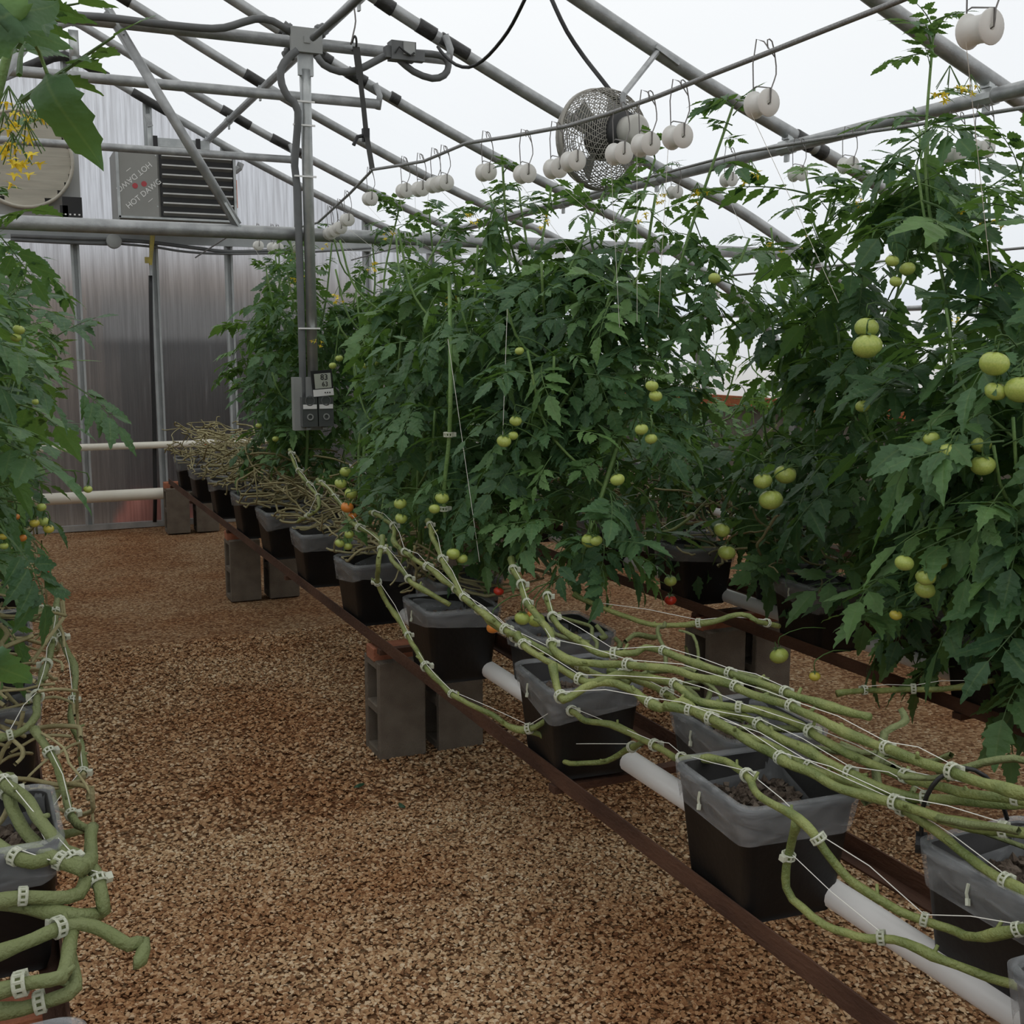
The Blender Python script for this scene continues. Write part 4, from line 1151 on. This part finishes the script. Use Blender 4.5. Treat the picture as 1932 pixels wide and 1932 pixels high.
# ------------------------------------------------------------------ bare lying vines
def vine(pix, r, label, name='tomato_vine', mat=STEM, clips=None, twine=True, group='bare tomato vines laid along the middle bench', stubs=True, cat='vine'):
    # pix: (px, py, height z) - each point is where the sight line meets that height
    P3 = [atz(x, y, z) for x, y, z in pix]
    base = Vector((P3[0].x, P3[0].y, P3[0].z))
    rnd = random.Random(int(pix[0][0] * 7 + pix[0][1]))
    path = catmull([p - base for p in P3], .018)
    path = [p + Vector(noise.noise_vector(p * 9 + base)) * .008 + Vector(noise.noise_vector(p * 30 + base)) * .002 for p in path]
    rr = []
    for i in range(len(path)):
        k = 1 + .34 * max(0, math.cos(i * .30 + rnd.random() * .25)) ** 8 + .10 * noise.noise(path[i] * 20) + rnd.uniform(-.04, .04)
        rr.append(r * k)
    t = thing(name, base, label, cat, group)
    m = MB(); m.tube(path, rr, 8); m.build('stem', mat, t, True)
    L_ = len(path)
    if stubs:
        k = rnd.randint(3, 6)
        while k < L_ - 3:
            d = Vector((rnd.uniform(-1, 1), rnd.uniform(-1, 1), rnd.uniform(.1, 1))).normalized()
            p = path[k]; ln = rnd.uniform(.006, .02)
            m = MB(); m.tube([p, p + d * (r + ln)], [r * .5, r * .38], 6); m.build('cut_stub', mat, t, True)
            k += rnd.randint(5, 11)
    k = rnd.randint(2, 5); anch = []
    while k < L_ - 2:
        d = (path[k + 1] - path[k - 1]).normalized()
        o = link('clip', CLIPM, t, path[k] + Vector((0, 0, .002)), d.to_track_quat('Z', 'Y').to_euler(), rnd.uniform(.85, 1.15) * max(1, r / .0095))
        anch.append(path[k] + Vector((0, 0, r * 1.4)))
        k += rnd.randint(8, 16)
    if twine and len(anch) > 1:
        m = MB(); tw = []
        for a, c in zip(anch, anch[1:]):
            tw += [a, (a + c) / 2 + Vector((rnd.uniform(-.008, .008), rnd.uniform(-.008, .008), rnd.uniform(.0, .012)))]
        tw.append(anch[-1]); m.tube(tw, .001, 4); m.build('twine', TWINE, t)
    return t
V = [
 ([(720,1015,.98),(713,1060,.92),(716,1105,.82),(736,1150,.74),(762,1185,.70),(790,1240,.66),(830,1290,.62),(872,1326,.60),(930,1350,.58),(985,1376,.58),(1040,1355,.62),(1075,1343,.66),(1105,1356,.68),(1150,1366,.68),(1190,1385,.66),(1212,1400,.65),(1265,1425,.66),(1300,1430,.70),(1370,1437,.73),(1410,1465,.75),(1440,1500,.76),(1490,1530,.76),(1530,1570,.74),(1570,1620,.70),(1620,1672,.66),(1700,1720,.63),(1790,1752,.62),(1840,1768,.64),(1960,1745,.70)], .0095, 'long bare vine hanging over the front rail then crossing the nearest bucket'),
 ([(985,1376,.58),(1020,1386,.56),(1046,1412,.53),(1064,1437,.52),(1130,1437,.54),(1175,1420,.58),(1212,1400,.64)], .0085, 'short bare vine loop below the second bucket near the rail'),
 ([(1503,1548,.75),(1490,1600,.68),(1484,1678,.60),(1510,1712,.58),(1552,1742,.57),(1620,1768,.57),(1690,1776,.58),(1762,1806,.58),(1842,1832,.58),(1960,1872,.58)], .0095, 'bare vine drooping in front of the nearest bucket and over the white pipe'),
 ([(961,1056,.93),(984,1103,.90),(997,1142,.88),(1024,1172,.87),(1040,1199,.85),(1046,1224,.83),(1070,1243,.82),(1107,1252,.82),(1163,1253,.83),(1210,1258,.84),(1260,1261,.84),(1319,1277,.84),(1378,1293,.84),(1468,1325,.84),(1540,1355,.84),(1640,1400,.84),(1800,1455,.86),(1960,1500,.88)], .0115, 'thick bright green vine descending from the foliage and turning right along the bench'),
 ([(1031,1118,.88),(1046,1168,.86),(1095,1210,.84),(1130,1230,.83),(1200,1231,.84),(1218,1222,.85),(1290,1240,.85),(1340,1258,.85),(1400,1275,.85),(1450,1290,.85),(1530,1322,.85),(1640,1352,.86)], .0105, 'bare green vine parallel behind the thick bright one'),
 ([(976,1196,.84),(1000,1226,.82),(1050,1256,.80),(1095,1282,.79),(1122,1286,.79),(1180,1272,.81),(1260,1287,.82),(1310,1318,.81),(1362,1330,.81),(1440,1342,.81),(1500,1362,.81),(1600,1420,.80),(1720,1470,.80),(1830,1500,.82),(1960,1512,.84)], .0105, 'bare vine running just in front of the thick bright one'),
 ([(1045,1252,.82),(1050,1290,.78),(1061,1320,.76),(1100,1297,.78),(1140,1287,.79),(1190,1302,.79),(1245,1336,.78),(1290,1322,.80),(1320,1346,.79),(1372,1376,.78),(1430,1406,.77),(1480,1436,.77),(1502,1447,.77),(1570,1480,.77),(1650,1506,.77),(1740,1530,.78),(1830,1556,.78),(1960,1578,.79)], .0115, 'thick bare vine crossing over the nearest bucket to the right edge'),
 ([(1255,1330,.79),(1330,1345,.79),(1400,1350,.79),(1470,1392,.78),(1530,1420,.78),(1600,1460,.77),(1700,1500,.77),(1770,1510,.78),(1860,1513,.80),(1960,1508,.81)], .0115, 'brownish bare vine bending towards the drip hose at right'),
 ([(1080,1120,.84),(1110,1135,.82),(1160,1157,.79),(1240,1180,.77),(1320,1176,.79),(1400,1160,.82),(1432,1172,.81),(1470,1180,.78)], .0095, 'bare vine reaching across the aisle gap towards the right bench block'),
 ([(600,905,1.02),(640,945,.97),(668,990,.94),(708,1010,.92),(745,1060,.88),(790,1110,.84),(850,1140,.80)], .0095, 'bare vine arching over the fifth bucket'),
 ([(700,968,.98),(740,990,.97),(747,1025,.93),(790,1060,.91),(840,1095,.88),(890,1140,.85),(950,1190,.82),(1010,1225,.80)], .0095, 'bare vine slanting over the fourth bucket behind another'),
 ([(806,985,1.0),(826,1035,.95),(850,1085,.90),(878,1130,.87),(920,1160,.85),(960,1192,.83),(1040,1235,.81),(1120,1270,.79),(1190,1290,.78)], .0105, 'bare vine coming down out of the dense foliage above the fourth bucket'),
 ([(548,850,1.08),(560,885,1.0),(590,925,.95),(600,960,.90),(560,985,.82)], .009, 'pale vine dangling above the seventh bucket'),
 ([(1150,1262,.80),(1240,1300,.78),(1340,1362,.77),(1440,1402,.76),(1540,1450,.76),(1640,1490,.76),(1760,1560,.75),(1860,1640,.73),(1960,1700,.72)], .010, 'olive bare vine low behind the nearest bucket'),
 ([(1130,1030,.84),(1180,1028,.83),(1235,1010,.84),(1290,985,.88),(1380,900,1.02),(1465,800,1.25)], .008, 'pale thin vine climbing diagonally to the right bench foliage'),
 ([(1580,1310,.62),(1640,1305,.62),(1700,1300,.62),(1790,1300,.63),(1880,1285,.66)], .010, 'green vine hanging low across the right bench rail'),
]
for pix, r, lab in V: vine(pix, r * .84, lab)
LV = [
 ([(60,1165,.88),(95,1150,.86),(118,1210,.80),(140,1258,.74),(138,1310,.70),(135,1350,.66),(158,1430,.60),(155,1468,.58),(105,1502,.60),(92,1550,.60),(110,1575,.60),(175,1560,.60)], 'bare vine hanging outermost over the aisle from the left bench'),
 ([(-20,1400,.75),(30,1385,.76),(65,1350,.78),(75,1290,.80),(95,1230,.82),(105,1170,.86),(110,1120,.9)], 'bare vine climbing steeply beside the left bench buckets'),
 ([(-20,1590,.72),(60,1625,.70),(120,1600,.69),(175,1640,.66),(195,1700,.62),(185,1720,.60),(120,1722,.62),(-20,1700,.64)], 'thick bare vine looping in the left foreground'),
 ([(-20,1460,.75),(40,1500,.74),(90,1560,.72),(140,1630,.68),(165,1625,.67),(178,1560,.66)], 'thick vine slanting down to the left foreground knot'),
 ([(-20,1620,.70),(60,1600,.71),(110,1622,.69),(160,1640,.68)], 'short thick vine reaching the left foreground knot'),
 ([(-20,1800,.60),(60,1770,.61),(130,1742,.61),(180,1745,.60),(240,1780,.58),(268,1775,.57),(262,1810,.56),(250,1815,.56)], 'folded vine tip poking furthest into the aisle at left'),
 ([(-20,1870,.56),(60,1850,.57),(110,1840,.57),(130,1800,.58),(140,1740,.60)], 'lowest bare vine at the bottom left corner'),
 ([(-20,1700,.66),(40,1690,.66),(100,1690,.65),(150,1680,.64),(165,1650,.66)], 'bare vine crossing the nearest left bucket'),
 ([(-20,1905,.52),(40,1900,.52),(100,1880,.53),(138,1860,.54),(135,1800,.56)], 'vine curving up from the bottom left edge'),
 ([(10,1470,.74),(30,1540,.70),(70,1590,.68),(130,1630,.66)], 'thin vine dropping beside the second left bucket'),
 ([(60,1380,.77),(100,1430,.73),(120,1490,.68),(150,1560,.64),(178,1570,.64)], 'vine sagging behind the outermost one at left'),
]
for pix, lab in LV: vine(pix, .0125 if pix[0][1] > 1440 else .0085, lab, group='bare tomato vines hanging from the left bench', mat=STEMD)
ol = link('tomato', TOM['g'][0], None)  # small fruit on the bottom left vine
bpy.data.objects.remove(ol)

# dried tangle of old vines over the far buckets, too fine to count
def tangle(name, label, n, xr, yr, zr, r, seed, mat):
    rnd = random.Random(seed); m = MB()
    for _ in range(n):
        y = rnd.uniform(*yr); x = rnd.uniform(*xr); 
        z = zr[0] + (zr[1] - zr[0]) * rnd.random() ** 1.4
        pts = [Vector((x, y, z))]; d = Vector((rnd.uniform(-.5, .5), rnd.uniform(-1, 1), rnd.uniform(-.2, .2))).normalized()
        for k in range(rnd.randint(4, 8)):
            d = (d + Vector((rnd.uniform(-.5, .5), rnd.uniform(-.5, .5), rnd.uniform(-.35, .3)))).normalized()
            q = pts[-1] + d * rnd.uniform(.03, .07)
            q.x = min(max(q.x, xr[0] - .05), xr[1] + .08); q.z = min(max(q.z, zr[0]), zr[1] + .03)
            pts.append(q)
        m.tube(catmull(pts, .035), r * rnd.uniform(.6, 1.3), 4, False)
    o = m.build(name, mat, smooth=True)
    tag(o, label, 'vines', kind='stuff')
tangle('vine_tangle', 'dry yellowish tangle of old vines heaped over the farthest middle-bench buckets', 420, (1.27, 1.7), (5.6, 9.3), (.72, 1.0), .005, 1, DRY)
tangle('vine_tangle', 'tangle of old vines and twine over the fourth and fifth middle-bench buckets', 170, (1.32, 1.75), (3.7, 5.6), (.73, .9), .005, 2, DRY)
tangle('vine_tangle', 'pale tangle of bare vines on the right bench behind the aisle', 300, (2.66, 3.2), (3.4, 8.5), (.72, .95), .005, 3, DRY)
tangle('vine_tangle', 'tangle of clipped vines and twine along the left bench edge', 300, (-.22, .05), (2.4, 6.5), (.62, .98), .005, 4, DRY)
tangle('vine_tangle', 'olive bundle of bare stems laid behind the nearest middle-bench buckets', 26, (1.5, 1.66), (1.4, 3.0), (.73, .80), .007, 5, STEMD)

# ------------------------------------------------------------------ spool cables and twine spools
def cable(pts, label):
    m = MB(); m.tube(pts, .0065, 6)
    return tag(m.build('spool_cable', CABLE, smooth=True), label, 'cable', 'overhead spool cables')
cab_m = [atx(x, y, 1.6) for x, y in ((455, 430), (540, 435), (600, 420), (660, 365), (703, 320), (760, 311), (800, 304), (880, 270), (960, 258), (1070, 238), (1150, 214), (1240, 182), (1340, 142), (1440, 103), (1560, 55), (1700, 0))]
cab_m = [Vector((1.6, 9.9, 2.33))] + cab_m + [Vector((1.6, 1.2, 2.26)), Vector((1.6, -.5, 2.3))]
cable(cab_m, 'steel cable strung above the middle bench carrying white spools')
cab_r = [atx(x, y, 2.95) for x, y in ((1240, 330), (1400, 288), (1530, 266), (1600, 254), (1700, 240), (1800, 224), (1932, 203))]
cab_r = [Vector((2.95, 9.9, 2.35))] + cab_r + [Vector((2.95, .5, 2.3))]
cable(cab_r, 'steel cable strung above the right bench carrying white spools')
cab_3 = [Vector((4.4, 9.9, 2.05)), Vector((4.4, 2, 2.05))]
cable(cab_3, 'steel cable above the far right bench')
def cable_z(cab, y):
    for a, b in zip(cab, cab[1:]):
        lo, hi = (a, b) if a.y < b.y else (b, a)
        if lo.y <= y <= hi.y: return lo.z + (hi.z - lo.z) * (y - lo.y) / (hi.y - lo.y + 1e-9)
    return cab[-1].z
sp = MB(); AXS = Vector((.02, -1, -.06)).normalized()
sp.lathe((0, 0, 0), AXS, [(-.027, .006), (-.027, .0295), (-.025, .0305), (-.023, .0295), (-.021, .0255), (.0, .0235), (.021, .0255), (.023, .0295), (.025, .0305), (.027, .0295), (.027, .006)], 24)
SPM = sp.mesh('spool_body', SPOOLM, True)
hk = MB()
e1 = AXS * -.031; e2 = AXS * .031; Z = Vector((0, 0, 1)); S_ = Vector((1, 0, 0))
hk.tube(catmull([e2 * .4 + Z * -.004, e2 + Z * 0, e2 * 1.05 + Z * .028, AXS * .03 + S_ * .014 + Z * .06, AXS * .03 + S_ * .010 + Z * .095, AXS * .03 + Z * .128, AXS * .03 - S_ * .012 + Z * .13, AXS * .03 - S_ * .01 + Z * .112], .012), .0016, 5)
hk.tube([e1, e1 + Z * .036, AXS * -.02 + Z * .04, AXS * .03 + Z * .03, e2 + Z * .0], .0016, 5)
hk.tube([e1 + Z * .036, AXS * -.03 + S_ * -.004 + Z * .09, AXS * -.025 + Z * .142, AXS * -.012 + S_ * .01 + Z * .136, AXS * .03 + S_ * .01 + Z * .095], .0016, 5)
HKM = hk.mesh('wire_hook', WIRE)
nsp = 0
def spool(p, label, group, tw=.9, lean=(0, 0)):
    t = thing('twine_spool', p, label, 'spool', group)
    link('spool_body', SPM, t); link('wire_hook', HKM, t)
    best = min(PLANTS, key=lambda q: (q[1] + q[2][-1] - Vector(p)).length)
    e_ = best[1] + best[2][int(len(best[2]) * .8)] - Vector(p)
    if math.hypot(e_.x, e_.y) > .45: e_ = Vector((e_.x * .3, e_.y * .3, -.5)).normalized() * .5
    m = MB(); m.tube([(-.02, .01, -.02), e_], .0007, 3, False); m.build('twine', TWINE, t)
S1 = [(1850,25),(1437,190),(1278,258),(1218,273),(1168,290),(1081,302),(1048,318),(990,328),(917,325),(838,345),(820,349),(793,354),(763,357),(698,375),(655,415),(641,430),(630,436),(622,441),(560,455),(524,456),(514,456),(487,451)]
for i, (x, y) in enumerate(S1):
    p = atx(x, y, 1.6)
    if p.y > 9.6: p = Vector((1.6, 9.5 - .1 * (i % 3), 2.2))
    cz = cable_z(cab_m, p.y)
    p.z = max(min(p.z, cz - .105), cz - .13)
    spool(p, 'white twine spool on a wire hook over the middle bench, %s from the front' % ORD[i], 'twine spools over the middle bench', 1.0, (random.uniform(-.1, .05), random.uniform(-.1, .1)))
S2 = [(1853,280),(1800,292),(1600,312),(1505,328),(1375,333),(1273,362)]
for i, (x, y) in enumerate(S2):
    p = atx(x, y, 2.95); cz = cable_z(cab_r, p.y); p.z = max(min(p.z, cz - .1), cz - .13)
    spool(p, 'white twine spool on a wire hook over the right bench, %s from the front' % ORD[i], 'twine spools over the right bench', .9, (-.25, -.05) if i in (2, 3) else (0, 0))
for i, y in enumerate((6.4, 7.0, 8.0)):
    spool(Vector((4.4, y, 1.93)), 'small white spool over the far right bench, %s from the front' % ORD[i], 'twine spools over the far right bench', .5)
# strings tied down through the middle foliage
for i, (x0, y0, x1, y1, Y) in enumerate(((845, 640, 905, 1060, 3.42), (958, 560, 948, 840, 3.34))):
    a = aty(x0, y0, Y); c = aty(x1, y1, Y - .05)
    m = MB(); m.tube([Vector((0, 0, 0)), c - a], .001, 4)
    tag(m.build('twine_string', TWINE, loc=a), ['white training string down the bright stem in the middle foliage', 'white training string right of the bright middle stem'][i], 'string', 'training strings')
a = aty(848, 520, 3.85); c = aty(870, 1075, 3.6)
mv = thing('tomato_vine', c, 'bright green bare stem standing upright in the middle foliage', 'vine')
m = MB(); m.tube(catmull([Vector((0, 0, 0)), aty(838, 960, 3.55) - c, aty(848, 820, 3.5) - c, aty(850, 700, 3.5) - c, a - c], .05), .0075, 8); m.build('stem', STEMG, mv, True)
for q in (aty(846, 820, 3.5), aty(838, 960, 3.55)): link('clip', CLIPM, mv, q - c, None, 1.2)

# black drip hose arch at the nearest right bucket
dh = thing('drip_hose', atz(1738, 1590, .70), 'thin black drip hose arching over the bucket at the right edge', 'hose')
b0 = Vector(dh.location)
m = MB(); m.tube(catmull([atz(x, y, z) - b0 for x, y, z in ((1738, 1590, .70), (1742, 1520, .78), (1770, 1470, .84), (1815, 1448, .86), (1860, 1465, .84), (1885, 1500, .80), (1900, 1545, .74))], .02), .0042, 6); m.build('tube', BLKR, dh, True)
m = MB(); m.lathe((0, 0, -.0), (.7, -.7, 0), [(-.01, 0), (-.01, .02), (.01, .02), (.01, 0)], 16); m.build('emitter', BLKR, dh)

# two fallen leaves on the gravel
for i, (x, y, lab) in enumerate(((668, 1487, 'dark green fallen leaf scrap lying flat on the gravel, nearer the concrete block'), (763, 1526, 'small dark green fallen leaf on the gravel, nearer the bench rail'))):
    m = MB(); 
    for k, (t, w_) in enumerate(((0, .0), (.25, .35), (.5, .3), (.75, .22), (1, 0))):
        m.v.extend([(t * .045, -w_ * .03, .002), (t * .045, 0, .006 + .006 * math.sin(3 * t)), (t * .045, w_ * .03, .003)])
        if k: 
            a = 3 * k; m.f.extend([(a - 3, a - 2, a + 1, a), (a - 2, a - 1, a + 2, a + 1)])
    o = m.build('fallen_leaf', nmat('fallen_leaf_green_%d' % i, (.02, .07, .03), .6), loc=atz(x, y, .012)); o.rotation_euler = (0, 0, .3 + i * 1.4)
    tag(o, lab, 'leaf', 'fallen leaves')

# ------------------------------------------------------------------ loose gravel stones (scattered on the floor, nobody could count them)
def stone_meshes():
    out = []
    for s_ in range(5):
        rnd = random.Random(s_); m = MB()
        vs = [Vector(v).normalized() for v in ((1, 0, .1), (-1, 0, 0), (0, 1, 0), (0, -1, .1), (0, 0, 1), (0, 0, -1), (.7, .7, .5), (-.7, .7, .4), (-.7, -.7, .5), (.7, -.7, .3))]
        vs = [Vector((v.x * rnd.uniform(.8, 1.25), v.y * rnd.uniform(.5, .95), v.z * rnd.uniform(.3, .55))) for v in vs]
        m.add([tuple(v) for v in vs], [(4, 0, 6), (4, 6, 2), (4, 2, 7), (4, 7, 1), (4, 1, 8), (4, 8, 3), (4, 3, 9), (4, 9, 0), (5, 6, 0), (5, 2, 6), (5, 7, 2), (5, 1, 7), (5, 8, 1), (5, 3, 8), (5, 9, 3), (5, 0, 9)])
        out.append(m.mesh('stone', STONE))
    return out
def scatter(name, area, dens, size, seed, label, jitter=.5):
    # geometry nodes: points on a sheet lying on the floor, one faceted stone on each
    x0, y0, x1, y1 = area
    m = MB(); m.add([(x0, y0, .004), (x1, y0, .004), (x1, y1, .004), (x0, y1, .004)], [(0, 1, 2, 3)])
    o = m.build(name, STONE)
    tag(o, label, 'gravel', kind='stuff')
    ng = bpy.data.node_groups.new(name + '_nodes', 'GeometryNodeTree')
    ng.interface.new_socket('Geometry', in_out='INPUT', socket_type='NodeSocketGeometry')
    ng.interface.new_socket('Geometry', in_out='OUTPUT', socket_type='NodeSocketGeometry')
    N, Lk = ng.nodes, ng.links
    gi = N.new('NodeGroupInput'); go = N.new('NodeGroupOutput')
    dp = N.new('GeometryNodeDistributePointsOnFaces'); dp.distribute_method = 'RANDOM'
    dp.inputs['Density'].default_value = dens; dp.inputs['Seed'].default_value = seed
    ip = N.new('GeometryNodeInstanceOnPoints'); ip.inputs['Pick Instance'].default_value = True
    ci = N.new('GeometryNodeCollectionInfo'); ci.inputs['Separate Children'].default_value = True; ci.inputs['Reset Children'].default_value = True
    ci.inputs['Collection'].default_value = STONES
    rv = N.new('FunctionNodeRandomValue'); rv.data_type = 'FLOAT_VECTOR'; rv.inputs[0].default_value = (-.5, -.5, 0); rv.inputs[1].default_value = (.5, .5, 6.28)
    rs = N.new('FunctionNodeRandomValue'); rs.data_type = 'FLOAT'; rs.inputs[2].default_value = size * (1 - jitter); rs.inputs[3].default_value = size * (1 + jitter)
    Lk.new(gi.outputs[0], dp.inputs[0]); Lk.new(dp.outputs[0], ip.inputs['Points']); Lk.new(ci.outputs[0], ip.inputs['Instance'])
    Lk.new(rv.outputs[0], ip.inputs['Rotation']); Lk.new(rs.outputs[1], ip.inputs['Scale']); Lk.new(ip.outputs[0], go.inputs[0])
    md = o.modifiers.new('scatter', 'NODES'); md.node_group = ng
    return o
STONES = bpy.data.collections.new('stones')
for me in stone_meshes(): STONES.objects.link(bpy.data.objects.new('stone', me))
scatter('gravel', (-.1, 1.2, 1.75, 3.6), 17000, .0062, 1, 'loose tan and brown gravel stones covering the near aisle')
scatter('gravel', (-.1, 3.6, 2.9, 6.2), 7000, .0075, 2, 'loose brown gravel stones in the middle distance of the aisles')
scatter('gravel', (1.75, 1.8, 2.75, 3.6), 9000, .0068, 3, 'loose gravel stones between the middle and right benches')
